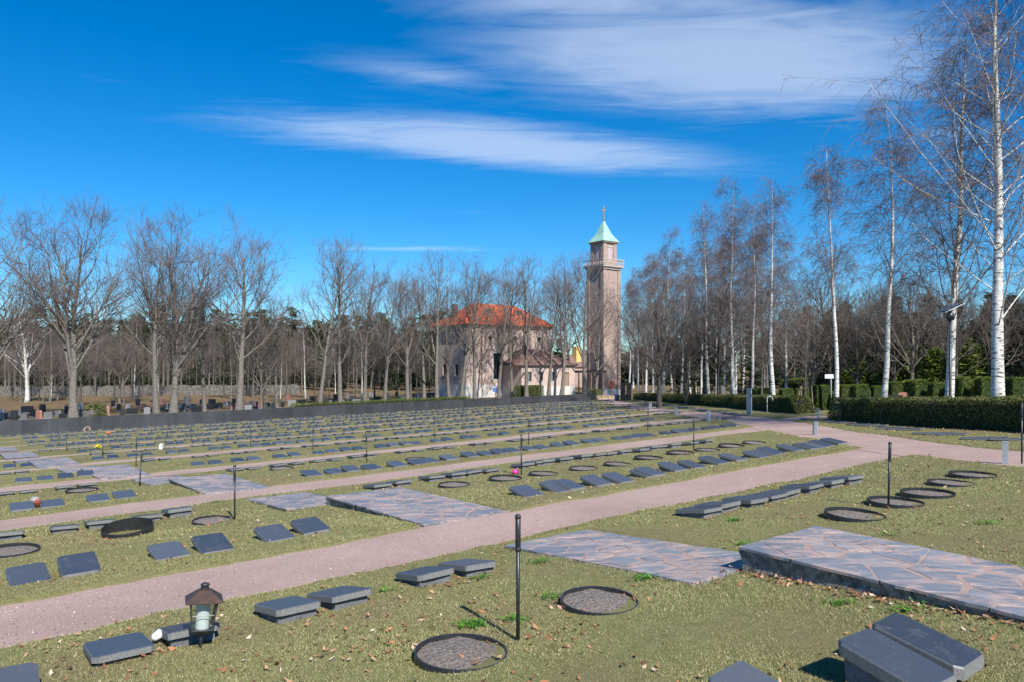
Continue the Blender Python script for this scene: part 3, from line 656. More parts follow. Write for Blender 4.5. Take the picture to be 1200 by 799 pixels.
# lantern with a candle on its spike
lx, ly = gp(235, 759); lz = float(lawn(lx, ly)); LN = thing('grave_lantern', 'black metal lantern with glass panes and white candle on a ground spike', 'lantern', (lx, ly, lz), R(24)); LN.rotation_euler = (R(-2), R(4), R(24))
def sq(r, z_): return [(-r, -r, z_), (r, -r, z_), (r, r, z_), (-r, r, z_)]
obj('spike', MB().lathe([(.004, -.06), (.012, .05), (.016, .14), (.03, .15)], 8).mesh('spike', True), M['dark_metal'], LN)
obj('floor_plate', MB().rings([sq(.05, .135), sq(.088, .165), sq(.09, .172)]).mesh('floor_plate'), M['dark_metal'], LN)
for a_, b_ in ((-1, -1), (1, -1), (1, 1), (-1, 1)):
    obj('corner_bar', MB().rings([[(a_ * .082 + i_, b_ * .082 + j_, .17) for i_, j_ in ((-.008, -.008), (.008, -.008), (.008, .008), (-.008, .008))], [(a_ * .108 + i_, b_ * .108 + j_, .425) for i_, j_ in ((-.008, -.008), (.008, -.008), (.008, .008), (-.008, .008))]]).mesh('corner_bar'), M['dark_metal'], LN)
for q in range(4):
    c_, s_ = math.cos(q * math.pi / 2), math.sin(q * math.pi / 2); rr = lambda x_, y_, z_: (x_ * c_ - y_ * s_, x_ * s_ + y_ * c_, z_)
    obj('pane', MB().add([rr(-.074, -.0825, .173), rr(.074, -.0825, .173), rr(.098, -.1075, .422), rr(-.098, -.1075, .422), rr(-.074, -.0805, .173), rr(.074, -.0805, .173), rr(.098, -.1055, .422), rr(-.098, -.1055, .422)], [(0, 1, 2, 3), (7, 6, 5, 4), (0, 4, 5, 1), (1, 5, 6, 2), (2, 6, 7, 3), (3, 7, 4, 0)]).mesh('pane'), M['glass'], LN)
    obj('glazing_bar', MB().tube([rr(-.088, -.098, .30), rr(.088, -.098, .30)], .0028, 5).mesh('glazing_bar'), M['dark_metal'], LN)
rf = obj('roof', MB().rings([sq(.150, .412), sq(.152, .418), sq(.05, .50), sq(.034, .508)]).mesh('roof'), M['copper'], LN); obj('vent_cap', MB().lathe([(.034, .505), (.036, .52), (.03, .535), (.04, .54), (.034, .555), (.01, .565)], 12).mesh('vent_cap', True), M['dark_metal'], rf)
obj('candle', MB().lathe([(.056, .173), (.056, .40), (.050, .404), (.005, .40)], 20).mesh('candle'), M['candle'], LN)

def small(name, px, py, label, cat, build, dz=0.):
    u, v = guv(px, py); x_, y_, z_ = ground_loc(u, v, dz); g = thing(name, label, cat, (x_, y_, z_), 0); build(g); return g
def b_cup(g):
    g.rotation_euler = (.2, .9, .4); obj('cup', MB().lathe([(.028, 0), (.038, .03), (.04, .085), (.037, .085), (.035, .03)], 14).mesh('cup', True), M['candle'], g); obj('lid', MB().lathe([(.04, .086), (.042, .09), (.025, .096)], 14).mesh('lid', True), M['white_metal'], g)
small('grave_candle', 179, 755, 'white candle cup tipped over between the two slabs by the lantern', 'candle', b_cup, .05)
def b_flow(g):
    obj('pot', MB().lathe([(.07, 0), (.10, .10), (.11, .10)], 12).mesh('pot', True), M['terracotta'], g); r = np.random.default_rng(5); b = MB(); st = MB()
    for _ in range(26):
        a_, q = r.uniform(0, 6.28), r.uniform(0, .22) ; h_ = .30 - q * .5 + r.uniform(-.04, .04); c_ = (q * math.cos(a_), q * math.sin(a_), h_); b.lathe([(.004, -.03), (.035, -.01), (.042, .02), (.02, .025)], 6, c_); st.tube([(c_[0] * .3, c_[1] * .3, .08), c_], .005, 4)
    obj('blossoms', b.mesh('blossoms'), M['yellow_petal'], g); obj('stems', st.mesh('stems'), M['weed'], g)
small('flower_pot', 115, 527, 'bunch of bright yellow flowers in a pot between distant slabs', 'flowers', b_flow)
def b_ball(g):
    obj('bowl', MB().lathe([(.04, 0), (.075, .02), (.085, .06), (.07, .10), (.03, .125), (.01, .13)], 14).mesh('bowl', True), M['pink'], g); obj('wick', MB().lathe([(.006, .13), (.005, .15)], 6).mesh('wick'), M['dark_metal'], g)
small('candle_bowl', 604, 555, 'small bright pink candle bowl on the grass by a slim post', 'candle', b_ball)
def b_lan(g):
    obj('body', MB().rings([sq(.06, 0), sq(.075, .02), sq(.075, .22), sq(.05, .23)]).mesh('body'), M['candle'], g); obj('roof', MB().rings([sq(.09, .23), sq(.09, .24), sq(.02, .31)]).mesh('roof'), M['white_metal'], g)
small('grave_lantern', 189, 526, 'small white lantern standing beside a distant slab below the third path', 'lantern', b_lan)
def b_urn(g):
    obj('pot', MB().lathe([(.06, 0), (.085, .12), (.09, .125), (.075, .125)], 12).mesh('pot', True), M['terracotta'], g); obj('plant', MB().lathe([(.03, .11), (.06, .16), (.03, .20)], 7).mesh('plant'), M['terracotta'], g)
small('flower_pot', 44, 594, 'small red pot between two tilted slabs facing the second path', 'flower pot', b_urn)
def b_rock(g): obj('boulder', MB().lathe([(.09, 0), (.12, .05), (.10, .11), (.04, .14)], 9).mesh('boulder', True), M['pale_stone'], g); obj('lichen', MB().lathe([(.05, .135), (.03, .143)], 7).mesh('lichen'), M['soil'], g)
small('boulder', 41, 588, 'pale rounded stone behind the red pot between two slabs', 'stone', b_rock)
def b_wreath(g):
    g.rotation_euler = (.9, 0, 0); pts = [(.28 * math.cos(q), .28 * math.sin(q), 0) for q in np.linspace(0, 6.2832, 19)]; obj('hoop', MB().tube(pts, .085, 7).mesh('hoop', True), M['wood'], g); obj('ribbon', MB().box(-.05, .05, -.42, -.26, .05, .09, .01).mesh('ribbon'), M['orange'], g)
small('wreath', 102, 505, 'brown woven wreath leaning near the foot of the long dark wall', 'wreath', b_wreath, .2)
def b_oran(g): obj('pot', MB().lathe([(.10, 0), (.13, .12), (.13, .13)], 10).mesh('pot', True), M['terracotta'], g); obj('blooms', MB().lathe([(.12, .13), (.20, .2), (.12, .28), (.02, .3)], 8).mesh('blooms'), M['orange'], g)
small('flower_pot', 127, 509, 'orange flower bowl in the distant rows near the brown wreath', 'flowers', b_oran)

# ------------------------------------------------------------------ chapel and bell tower
def px_z(py, d): return EYE + (YH - py) / FPX * d
cz = px_z(459, 116); c0 = np.array([-7.2, 115.0])
CH = thing('chapel', 'pale pink plastered chapel with a bright orange hipped tile roof', 'chapel', (c0[0], c0[1], cz), ROT)   # local x along u (front), y along v; front is y=0
Lc, Wc, Hc, Hr = 17.4, 9.0, 10.6, 14.2
def wall_with_holes(x0, x1, z0, z1, holes, y, th):
    """front wall slab with rectangular openings, built of the pieces between them"""
    xs = sorted({x0, x1} | {h[0] for h in holes} | {h[1] for h in holes}); b = MB()
    for a_, c_ in zip(xs[:-1], xs[1:]):
        zs = [z0]
        for h in sorted(holes, key=lambda h: h[2]):
            if h[0] < c_ - 1e-6 and h[1] > a_ + 1e-6: zs += [h[2], h[3]]
        zs.append(z1)
        for q in range(0, len(zs), 2): b.box(a_, c_, y, y + th, zs[q], zs[q + 1])
    return b
WX = 5.3
front_holes = [(WX, WX + 1.75, 2.0, 6.2)] + [(cx - .42, cx + .42, 7.9, 9.0) for cx in (4.6, 9.6, 14.9)]
obj('wall', wall_with_holes(0, Lc, 1.15, Hc, front_holes, 0, .5).mesh('wall'), M['plaster'], CH)
obj('wall', wall_with_holes(.5, Wc, 1.15, Hc, [(2.2, 3.2, 2.6, 4.4), (5.8, 6.8, 2.6, 4.4), (2.3, 3.1, 7.9, 9.0), (5.9, 6.7, 7.9, 9.0)], 0, .5).mesh('wall'), M['plaster'], CH)
CH.children[-1].rotation_euler = (0, 0, math.pi / 2); CH.children[-1].location = (.5, 0, 0)
obj('wall', MB().box(.5, Lc, Wc - .5, Wc, 1.15, Hc).box(Lc - .5, Lc - .001, .5, Wc - .5, 1.15, Hc).mesh('wall'), M['plaster'], CH)
obj('plinth', MB().box(-.08, Lc + .08, -.08, Wc + .08, -1.2, 1.148).mesh('plinth'), M['plinth_stone'], CH)
obj('cornice', MB().box(-.22, Lc + .22, -.22, Wc + .22, Hc - .45, Hc - .2, .04).box(-.38, Lc + .38, -.38, Wc + .38, Hc - .198, Hc, .05).mesh('cornice'), M['trim_stone'], CH)
e_ = .6; hz = Hc + .002
rfm = MB().add([(-e_, -e_, hz), (Lc + e_, -e_, hz), (Lc + e_, Wc + e_, hz), (-e_, Wc + e_, hz), (Wc / 2, Wc / 2, Hr), (Lc - Wc / 2, Wc / 2, Hr)], [(0, 1, 5, 4), (1, 2, 5), (2, 3, 4, 5), (3, 0, 4), (3, 2, 1, 0)])
roof = obj('roof', rfm.mesh('roof'), M['roof_tile'], CH)
for q in range(1, 12):                             # raised tile courses
    f_ = q / 12; b = MB(); ya, za = -e_ + (Wc / 2 + e_) * f_, hz + (Hr - hz) * f_; xa, xb = -e_ + (Wc / 2 + e_) * f_, Lc + e_ - (Wc / 2 + e_) * f_
    b.box(xa, xb, ya - .04, ya + .04, za - .02, za + .05); b.box(xa - .04, xa + .04, ya, Wc - ya, za - .02, za + .05); obj('tile_course', b.mesh('tile_course'), M['roof_tile'], roof)
obj('ridge', MB().tube([(Wc / 2, Wc / 2, Hr + .02), (Lc - Wc / 2, Wc / 2, Hr + .02)], .13, 6).mesh('ridge'), M['roof_tile'], roof)
for s_ in ((-e_, -e_, Wc / 2, Wc / 2), (Lc + e_, -e_, Lc - Wc / 2, Wc / 2), (-e_, Wc + e_, Wc / 2, Wc / 2)): obj('hip', MB().tube([(s_[0], s_[1], hz + .05), (s_[2], s_[3], Hr + .04)], .12, 6).mesh('hip'), M['roof_tile'], roof)
obj('chimney', MB().box(1.0, 1.75, 5.0, 5.75, Hc + .6, Hc + 3.5, .03).mesh('chimney'), M['chimney_dark'], roof)
for dx in (6.0, 12.2): obj('roof_hatch', MB().box(dx, dx + .7, 2.2, 2.8, Hc + 2.0, Hc + 2.75, .02).mesh('roof_hatch'), M['chimney_dark'], roof)
win = obj('window', MB().box(WX, WX + 1.75, .30, .34, 2.0, 6.2).mesh('window'), M['window_dark'], CH)
for q in range(1, 4): obj('mullion', MB().box(WX + 1.75 * q / 4 - .03, WX + 1.75 * q / 4 + .03, .25, .298, 2.0, 6.2).mesh('mullion'), M['dark_metal'], win)
for q in range(1, 9): obj('transom', MB().box(WX, WX + 1.75, .20, .248, 2.0 + 4.2 * q / 9 - .025, 2.0 + 4.2 * q / 9 + .025).mesh('transom'), M['dark_metal'], win)
obj('window_frame', MB().box(WX - .28, WX - .002, -.06, .02, 1.8, 6.45).box(WX + 1.752, WX + 2.03, -.06, .02, 1.8, 6.45).box(WX - .002, WX + 1.752, -.06, .02, 6.202, 6.45).box(WX - .002, WX + 1.752, -.10, .02, 1.8, 1.998).mesh('window_frame'), M['plinth_stone'], win)
for cx in (4.6, 9.6, 14.9):
    wd = obj('round_window', MB().box(cx - .42, cx + .42, .3, .34, 7.9, 9.0).mesh('round_window'), M['window_dark'], CH)
    b = MB(); n = 18; rg = []
    for rr, yy in ((.36, .1), (.36, -.05), (.60, -.05), (.66, -.002), (.70, .1)): rg.append([(cx + rr * math.cos(6.2832 * q / n), yy, 8.45 + rr * 1.15 * math.sin(6.2832 * q / n)) for q in range(n)])
    b.rings(rg, cap=False); obj('surround', b.mesh('surround'), M['trim_stone'], wd); obj('mullion', MB().box(cx - .03, cx + .03, .24, .298, 7.95, 8.95).mesh('mullion'), M['dark_metal'], wd)
for yy in (2.2, 5.8):
    wd = obj('window', MB().box(.30, .34, yy, yy + 1.0, 2.6, 4.4).mesh('window'), M['window_dark'], CH); obj('sill', MB().box(-.12, .1, yy - .1, yy + 1.1, 2.45, 2.598).mesh('sill'), M['plinth_stone'], wd)
for yy in (2.3, 5.9): obj('window', MB().box(.30, .34, yy, yy + .8, 7.9, 9.0).mesh('window'), M['window_dark'], CH)
for xx in (3.0, 8.3, 11.5): obj('downpipe', MB().tube([(xx, -.1, .2), (xx, -.1, Hc - .5)], .06, 6).mesh('downpipe'), M['chimney_dark'], CH)
# low wing in front of the right half
AX = thing('chapel_annex', 'low pink wing with a dull brown hipped roof joined to the chapel front', 'building', (c0[0], c0[1], cz), ROT)
a0, a1, b0, b1, he, ha = 7.0, 18.3, -5.2, -.2, 4.1, 6.9
obj('wall', wall_with_holes(a0, a1, .85, he, [(8.2, 9.0, 1.7, 3.2), (10.6, 11.4, 1.7, 3.2), (13.0, 13.8, 1.7, 3.2), (16.0, 17.0, .85, 3.1)], b0, .4).box(a0, a0 + .4, b0 + .4, b1, .85, he).box(a1 - .4, a1, b0 + .4, b1, .85, he).mesh('wall'), M['plaster'], AX)
obj('plinth', MB().box(a0 - .06, a1 + .06, b0 - .06, b1, -1.2, .848).mesh('plinth'), M['plinth_stone'], AX)
obj('cornice', MB().box(a0 - .3, a1 + .3, b0 - .3, b1, he, he + .18, .03).mesh('cornice'), M['trim_stone'], AX)
obj('roof', MB().add([(a0 - .5, b0 - .5, he + .182), (a1 + .5, b0 - .5, he + .182), (a1 + .5, b1, he + .182), (a0 - .5, b1, he + .182), (a0 + 3.4, b1, ha), (a1 - 3.4, b1, ha)], [(0, 1, 5, 4), (1, 2, 5), (2, 3, 4, 5), (3, 0, 4), (3, 2, 1, 0)]).mesh('roof'), M['annex_tile'], AX)
for xx in (8.2, 10.6, 13.0):
    wd = obj('window', MB().box(xx, xx + .8, b0 + .2, b0 + .24, 1.7, 3.2).mesh('window'), M['window_dark'], AX); obj('sill', MB().box(xx - .08, xx + .88, b0 - .08, b0 + .1, 1.58, 1.698).mesh('sill'), M['plinth_stone'], wd); obj('mullion', MB().box(xx + .37, xx + .43, b0 + .15, b0 + .198, 1.7, 3.2).mesh('mullion'), M['white_metal'], wd)
dr = obj('door', MB().box(16.0, 17.0, b0 + .2, b0 + .26, .85, 3.1).mesh('door'), M['wood'], AX); obj('handle', MB().box(16.1, 16.16, b0 + .14, b0 + .198, 1.9, 2.05).mesh('handle'), M['dark_metal'], dr)
PG = thing('pergola', 'dark flat-topped timber pergola between the chapel wing and the bell tower', 'pergola', (c0[0], c0[1], cz), ROT)
for xx in (19.4, 22.2, 25.0):
    for yy in (-5.0, -3.0): obj('post', MB().box(xx - .1, xx + .1, yy - .1, yy + .1, -1, 2.98).mesh('post'), M['annex_tile'], PG)
for yy in (-5.0, -3.0): obj('beam', MB().box(18.8, 25.6, yy - .09, yy + .09, 2.985, 3.2).mesh('beam'), M['dark_metal'], PG)
for xx in np.arange(19.0, 25.6, .8): obj('rafter', MB().box(xx - .05, xx + .05, -5.6, -2.4, 3.203, 3.34).mesh('rafter'), M['dark_metal'], PG)
sg = thing('notice_sign', 'small blue sign on a post before the tall chapel window', 'sign', (*at(580.5, 109), float(lawn(*at(580.5, 109)))), 0); obj('plate', MB().box(-.35, .35, -.02, .02, 1.1, 1.75).mesh('plate'), M['blue_paint'], sg); obj('post', MB().box(-.04, .04, .022, .09, -.2, 1.7).mesh('post'), M['dark_metal'], sg)

dT = 135.0; Tx, Ty = at(707.3, dT); tz = px_z(460, dT)
TW = thing('bell_tower', 'tall square pink bell tower with balustrade, green copper pyramid roof and cross', 'tower', (Tx, Ty, tz), ROT)      # nearest corner at the origin
S_ = 4.35; zb = px_z(309, dT) - tz; zt = px_z(281, dT) - tz; za = px_z(255.5, dT) - tz; zc_ = px_z(237, dT) - tz
q = .0
obj('shaft', MB().rings([[(0, 0, -1), (S_, 0, -1), (S_, S_, -1), (0, S_, -1)], [(.05, .05, zb - 1), (S_ - .05, .05, zb - 1), (S_ - .05, S_ - .05, zb - 1), (.05, S_ - .05, zb - 1)]]).mesh('shaft'), M['tower_plaster'], TW)
for cx, cy in ((0, 0), (1, 0), (0, 1), (1, 1)): obj('corner_pilaster', MB().box(cx * (S_ - .6) - .09 + .0 * cx, cx * (S_ - .6) + .69, cy * (S_ - .6) - .09, cy * (S_ - .6) + .69, -1.002, zb - 1.15).mesh('corner_pilaster'), M['tower_plaster'], TW)
for q in range(3, 5):
    for ax in (0, 1):
        zz_ = 6 + q * 2.9; bx_ = (S_ / 2 - .18, S_ / 2 + .18, -.02, .3) if ax == 0 else (-.02, .3, S_ / 2 - .18, S_ / 2 + .18)
        obj('slit_window', MB().box(*bx_, zz_, zz_ + 1.0).mesh('slit_window'), M['louver'], TW)
obj('cornice', MB().box(-.2, S_ + .2, -.2, S_ + .2, zb - 1, zb - .6, .05).box(-.5, S_ + .5, -.5, S_ + .5, zb - .598, zb - .25, .06).mesh('cornice'), M['trim_stone'], TW)
bal = obj('balustrade', MB().box(-.55, S_ + .55, -.55, -.35, zb + .75, zb + .93).box(-.55, -.35, -.348, S_ + .55, zb + .75, zb + .93).box(-.55, S_ + .55, -.55, -.35, zb - .248, zb - .1).box(-.55, -.35, -.348, S_ + .55, zb - .248, zb - .1).box(S_ + .35, S_ + .55, -.348, S_ + .55, zb + .75, zb + .93).mesh('balustrade'), M['trim_stone'], TW)
for q in range(13):
    f_ = -.45 + (S_ + .9) * q / 12
    obj('baluster', MB().lathe([(.06, zb - .1), (.11, zb + .2), (.05, zb + .55), (.07, zb + .75)], 6, (f_, -.45, 0)).mesh('baluster'), M['trim_stone'], bal)
    if q: obj('baluster', MB().lathe([(.06, zb - .1), (.11, zb + .2), (.05, zb + .55), (.07, zb + .75)], 6, (-.45, f_, 0)).mesh('baluster'), M['trim_stone'], bal)
b_ = .55; e0, e1 = b_, S_ - b_
obj('belfry', MB().box(e0, e1, e0, e1, zb - .25, zt - .4).mesh('belfry'), M['tower_plaster'], TW)
for cx, cy in ((0, 0), (1, 0), (0, 1)): obj('belfry_pier', MB().box(e0 - .12 + cx * (e1 - e0 - .56), e0 + .68 + cx * (e1 - e0 - .56), e0 - .12 + cy * (e1 - e0 - .56), e0 + .68 + cy * (e1 - e0 - .56), zb - .248, zt - .42).mesh('belfry_pier'), M['tower_plaster'], TW)
m_ = S_ / 2
o1 = obj('belfry_opening', MB().box(m_ - .52, m_ + .52, e0 - .03, e0 + .1, zb + .6, zt - 1.2).mesh('belfry_opening'), M['louver'], TW); o2 = obj('belfry_opening', MB().box(e0 - .03, e0 + .1, m_ - .52, m_ + .52, zb + .6, zt - 1.2).mesh('belfry_opening'), M['louver'], TW)
obj('lintel', MB().box(m_ - .75, m_ + .75, e0 - .1, e0 - .032, zt - 1.198, zt - .95).mesh('lintel'), M['trim_stone'], o1); obj('lintel', MB().box(e0 - .1, e0 - .032, m_ - .75, m_ + .75, zt - 1.198, zt - .95).mesh('lintel'), M['trim_stone'], o2)
obj('eaves', MB().box(e0 - .35, e1 + .35, e0 - .35, e1 + .35, zt - .398, zt - .1, .06).mesh('eaves'), M['tower_plaster'], TW)
r_ = .5; rfm = MB().rings([[(e0 - r_, e0 - r_, zt - .098), (e1 + r_, e0 - r_, zt - .098), (e1 + r_, e1 + r_, zt - .098), (e0 - r_, e1 + r_, zt - .098)], [(m_ - 1.15, m_ - 1.15, zt + 1.3), (m_ + 1.15, m_ - 1.15, zt + 1.3), (m_ + 1.15, m_ + 1.15, zt + 1.3), (m_ - 1.15, m_ + 1.15, zt + 1.3)], [(m_ - .1, m_ - .1, za), (m_ + .1, m_ - .1, za), (m_ + .1, m_ + .1, za), (m_ - .1, m_ + .1, za)]])
roof = obj('roof', rfm.mesh('roof'), M['patina'], TW)
cr = obj('cross', MB().box(m_ - .08, m_ + .08, m_ - .08, m_ + .08, za, zc_).box(m_ - .5, m_ - .082, m_ - .07, m_ + .07, zc_ - .95, zc_ - .78).box(m_ + .082, m_ + .5, m_ - .07, m_ + .07, zc_ - .95, zc_ - .78).mesh('cross'), M['gold'], roof); cr.location = (0, 0, 0)
obj('orb', MB().lathe([(.05, za - .05), (.2, za + .12), (.2, za + .22), (.05, za + .4)], 10, (m_, m_, 0)).mesh('orb', True), M['terracotta'], roof)
obj('tower_door', MB().box(m_ - .6, m_ + .6, -.03, .1, 0, 2.2).mesh('tower_door'), M['terracotta'], TW)
obj('plinth', MB().box(-.2, S_ + .2, -.2, S_ + .2, -1.1, .7).mesh('plinth'), M['plinth_stone'], TW)
gx, gy = at(733.5, 104); g = thing('stone_gate', 'pair of black stone slabs standing upright at the end of the hedge', 'monument', (gx, gy, float(lawn(gx, gy))), .3)
for s_ in (-1, 1): obj('upright_slab', MB().box(s_ * .48 - .28, s_ * .48 + .28, -.2, .2, -.3, 2.5, .02).mesh('upright_slab'), M['black_granite'], g)
obj('lower_panel', MB().box(-.198, .198, -.08, .08, -.3, .8).mesh('lower_panel'), M['black_granite'], g)
gx, gy = at(723, 105); g = thing('litter_bin', 'small blue-grey bin beside the black upright slabs', 'bin', (gx, gy, float(lawn(gx, gy))), 0); obj('body', MB().lathe([(.3, 0), (.34, .7), (.36, .72), (.3, .72)], 12).mesh('body', True), M['bollard_grey'], g); obj('lid', MB().lathe([(.37, .721), (.3, .85), (.05, .9)], 12).mesh('lid', True), M['bollard_grey'], g)
hx, hy = at(675, 185); hzg = px_z(455, 185); HS = thing('far_house', 'distant brown-roofed house with a yellow turret seen between trees beside the bell tower', 'house', (hx, hy, hzg), ROT)
obj('wall', MB().box(-4, 5, -3, 3, -3, 5.5).mesh('wall'), M['tower_plaster'], HS); obj('roof', MB().add([(-4.4, -3.4, 5.5), (5.4, -3.4, 5.5), (5.4, 3.4, 5.5), (-4.4, 3.4, 5.5), (-4.4, 0, 8.6), (5.4, 0, 8.6)], [(0, 1, 5, 4), (2, 3, 4, 5), (3, 0, 4), (1, 2, 5), (3, 2, 1, 0)]).mesh('roof'), M['annex_tile'], HS); obj('turret', MB().box(-1.7, -.1, -2, -.4, 5.52, 10.6, .05).mesh('turret'), M['yellow_plaster'], HS)
# rubble wall in the left distance
rw = thing('rubble_wall', 'long grey rubble stone wall before the dark pine wood', 'wall', (*at(90, 132), float(lawn(*at(90, 132))) + .0), 0)
b = MB(); xs = np.linspace(-70, 40, 90); rr = np.random.default_rng(3); top = [1.75 + rr.normal(0, .07) for _ in xs]
gz = [float(lawn(rw.location.x + q, rw.location.y)) - rw.location.z for q in xs]
for q in range(len(xs) - 1): b.add([(xs[q], 0, gz[q] - 1), (xs[q + 1], 0, gz[q + 1] - 1), (xs[q + 1], .6, gz[q + 1] - 1), (xs[q], .6, gz[q] - 1), (xs[q], 0, gz[q] + top[q]), (xs[q + 1], 0, gz[q + 1] + top[q + 1]), (xs[q + 1], .6, gz[q + 1] + top[q + 1]), (xs[q], .6, gz[q] + top[q])], [(0, 1, 5, 4), (4, 5, 6, 7), (2, 3, 7, 6)])
obj('masonry', b.mesh('masonry'), M['rubble'], rw)

# ------------------------------------------------------------------ trees
def grow(rng, P, D, L, R0, R1, ns, wig, trop):
    """polylines: P,D (n,3), L,R (n)"""
    n = len(P); pts = np.zeros((n, ns + 1, 3)); pts[:, 0] = P; d = D / np.linalg.norm(D, axis=1, keepdims=True); st = (L / ns)[:, None]; dirs = np.zeros((n, ns + 1, 3)); dirs[:, 0] = d
    for s in range(ns):
        d = d + rng.normal(0, wig, (n, 3)) + np.array([0, 0, trop]) * (s + 1) / ns; d /= np.linalg.norm(d, axis=1, keepdims=True)
        pts[:, s + 1] = pts[:, s] + d * st; dirs[:, s + 1] = d
    rad = R0[:, None] + (R1 - R0)[:, None] * np.linspace(0, 1, ns + 1)[None]
    return pts, dirs, rad
def tubes(pts, rad, k):
    n, m, _ = pts.shape; t_ = np.gradient(pts, axis=1); t_ /= np.linalg.norm(t_, axis=2, keepdims=True) + 1e-9
    ref = np.where(np.abs(t_[..., 2:3]) > .9, np.array([1., 0, 0]), np.array([0, 0, 1.])); ref = np.broadcast_to(ref[:, :1], t_.shape)
    a = np.cross(t_, ref); a /= np.linalg.norm(a, axis=2, keepdims=True) + 1e-9; b = np.cross(t_, a)
    an = np.arange(k) * 2 * np.pi / k; v = pts[:, :, None] + (a[:, :, None] * np.cos(an)[:, None] + b[:, :, None] * np.sin(an)[:, None]) * rad[:, :, None, None]
    idx = np.arange(n * m * k).reshape(n, m, k); nx = np.roll(idx, -1, 2); f = np.stack([idx[:, :-1], nx[:, :-1], nx[:, 1:], idx[:, 1:]], -1).reshape(-1, 4)
    return v.reshape(-1, 3), f
def sprout(rng, pts, dirs, rad, per, t0, t1, a0, a1, up=0.):
    """children along each parent: start point, direction, parent index, t"""
    n, m, _ = pts.shape; tt = np.sort(rng.uniform(t0, t1, (n, per)), 1); q = tt * (m - 1); i = np.clip(q.astype(int), 0, m - 2); f = (q - i)[..., None]
    r_ = np.arange(n)[:, None]; P = pts[r_, i] * (1 - f) + pts[r_, i + 1] * f; D = dirs[r_, i + 1]; R_ = rad[r_, i] * (1 - f[..., 0]) + rad[r_, i + 1] * f[..., 0]
    az = rng.uniform(0, 6.2832) + np.arange(per)[None] * 2.4 + rng.normal(0, .5, (n, per)) + rng.uniform(0, 6.28, (n, 1)); an = rng.uniform(a0, a1, (n, per))
    ref = np.where(np.abs(D[..., 2:3]) > .9, np.array([1., 0, 0]), np.array([0, 0, 1.])); a = np.cross(D, ref); a /= np.linalg.norm(a, axis=2, keepdims=True); b = np.cross(D, a)
    nd = D * np.cos(an)[..., None] + (a * np.cos(az)[..., None] + b * np.sin(az)[..., None]) * np.sin(an)[..., None]; nd[..., 2] += up
    return P.reshape(-1, 3), nd.reshape(-1, 3), R_.reshape(-1), tt.reshape(-1)
def joinm(name, parts, matn, smooth=True):
    vs_, fs_, o = [], [], 0
    for v, f in parts: vs_.append(v); fs_.append(f + o); o += len(v)
    m = mesh_np(name, np.concatenate(vs_), np.concatenate(fs_), smooth); m.materials.append(M[matn]); return m
def linden(seed, H=20., fork=0, spread=1., dens=1., tw=('linden_bark', 'linden_twig'), r0=.36):
    g = np.random.default_rng(seed); Z = np.array
    T, TD, TR = grow(g, Z([[0, 0, -.3]]), Z([[g.normal(0, .03), g.normal(0, .03), 1.]]), Z([H * .80]), Z([r0]), Z([.05]), 12, .035, .02)
    hh = T[0, :, 2]; TR[0] *= 1 + .5 * np.exp(-np.maximum(hh, 0) / .7)
    trunk = [tubes(T, TR, 9)]
    n1 = int(18 + 4 * dens); P, D, Rp, tt = sprout(g, T, TD, TR, n1, .26, .93, .5, 1.0, .10)
    L = H * (.40 * (1 - tt) + .17) * g.uniform(.7, 1.2, len(tt)) * spread; A, AD, AR = grow(g, P, D, L, np.minimum(Rp * .48, .12) * g.uniform(.6, 1.1, len(tt)), np.full(len(tt), .018), 8, .09, .17)
    trunk.append(tubes(A, AR, 6))
    if fork:
        P, D, Rp, tt = sprout(g, T, TD, TR, fork, .18, .34, .35, .55, .35); A2, AD2, AR2 = grow(g, P, D, H * g.uniform(.5, .62, fork), np.full(fork, r0 * .55), np.full(fork, .03), 8, .07, .16); trunk.append(tubes(A2, AR2, 7))
        A, AD, AR = np.concatenate([A, A2]), np.concatenate([AD, AD2]), np.concatenate([AR, AR2])
    P, D, Rp, tt = sprout(g, A, AD, AR, int(11 * dens), .2, 1., .45, .95, .1); L2 = np.repeat(L if not fork else np.concatenate([L, H * np.full(fork, .45)]), int(11 * dens))
    ck = g.uniform(0, 1, len(tt)) < np.clip(L2 / (H * .42) - .05, .14, 1); P, D, Rp, tt, L2 = P[ck], D[ck], Rp[ck], tt[ck], L2[ck]
    B, BD, BR = grow(g, P, D, L2 * g.uniform(.28, .5, len(tt)) * (1.15 - .5 * tt), np.minimum(Rp * .65, .055), np.full(len(tt), .012), 5, .14, .15); crown = [tubes(B, BR, 4)]
    P, D, Rp, tt = sprout(g, B, BD, BR, int(7 * dens), .2, 1., .4, .95, .08); n3 = len(tt)
    B3, D3, R3 = grow(g, P, D, g.uniform(.6, 1.7, n3) * H / 20, np.minimum(Rp * .7, .014), np.full(n3, .006), 3, .16, .1); crown.append(tubes(B3, R3, 3))
    P, D, Rp, tt = sprout(g, B3, D3, R3, 4, .15, 1., .35, .9, .05); n4 = len(tt); B4, D4, R4 = grow(g, P, D, g.uniform(.25, .75, n4) * H / 20, np.full(n4, .0052), np.full(n4, .0034), 2, .15, .08); crown.append(tubes(B4, R4, 3))
    return joinm('trunk', trunk, tw[0]), joinm('crown', crown, tw[1], False)
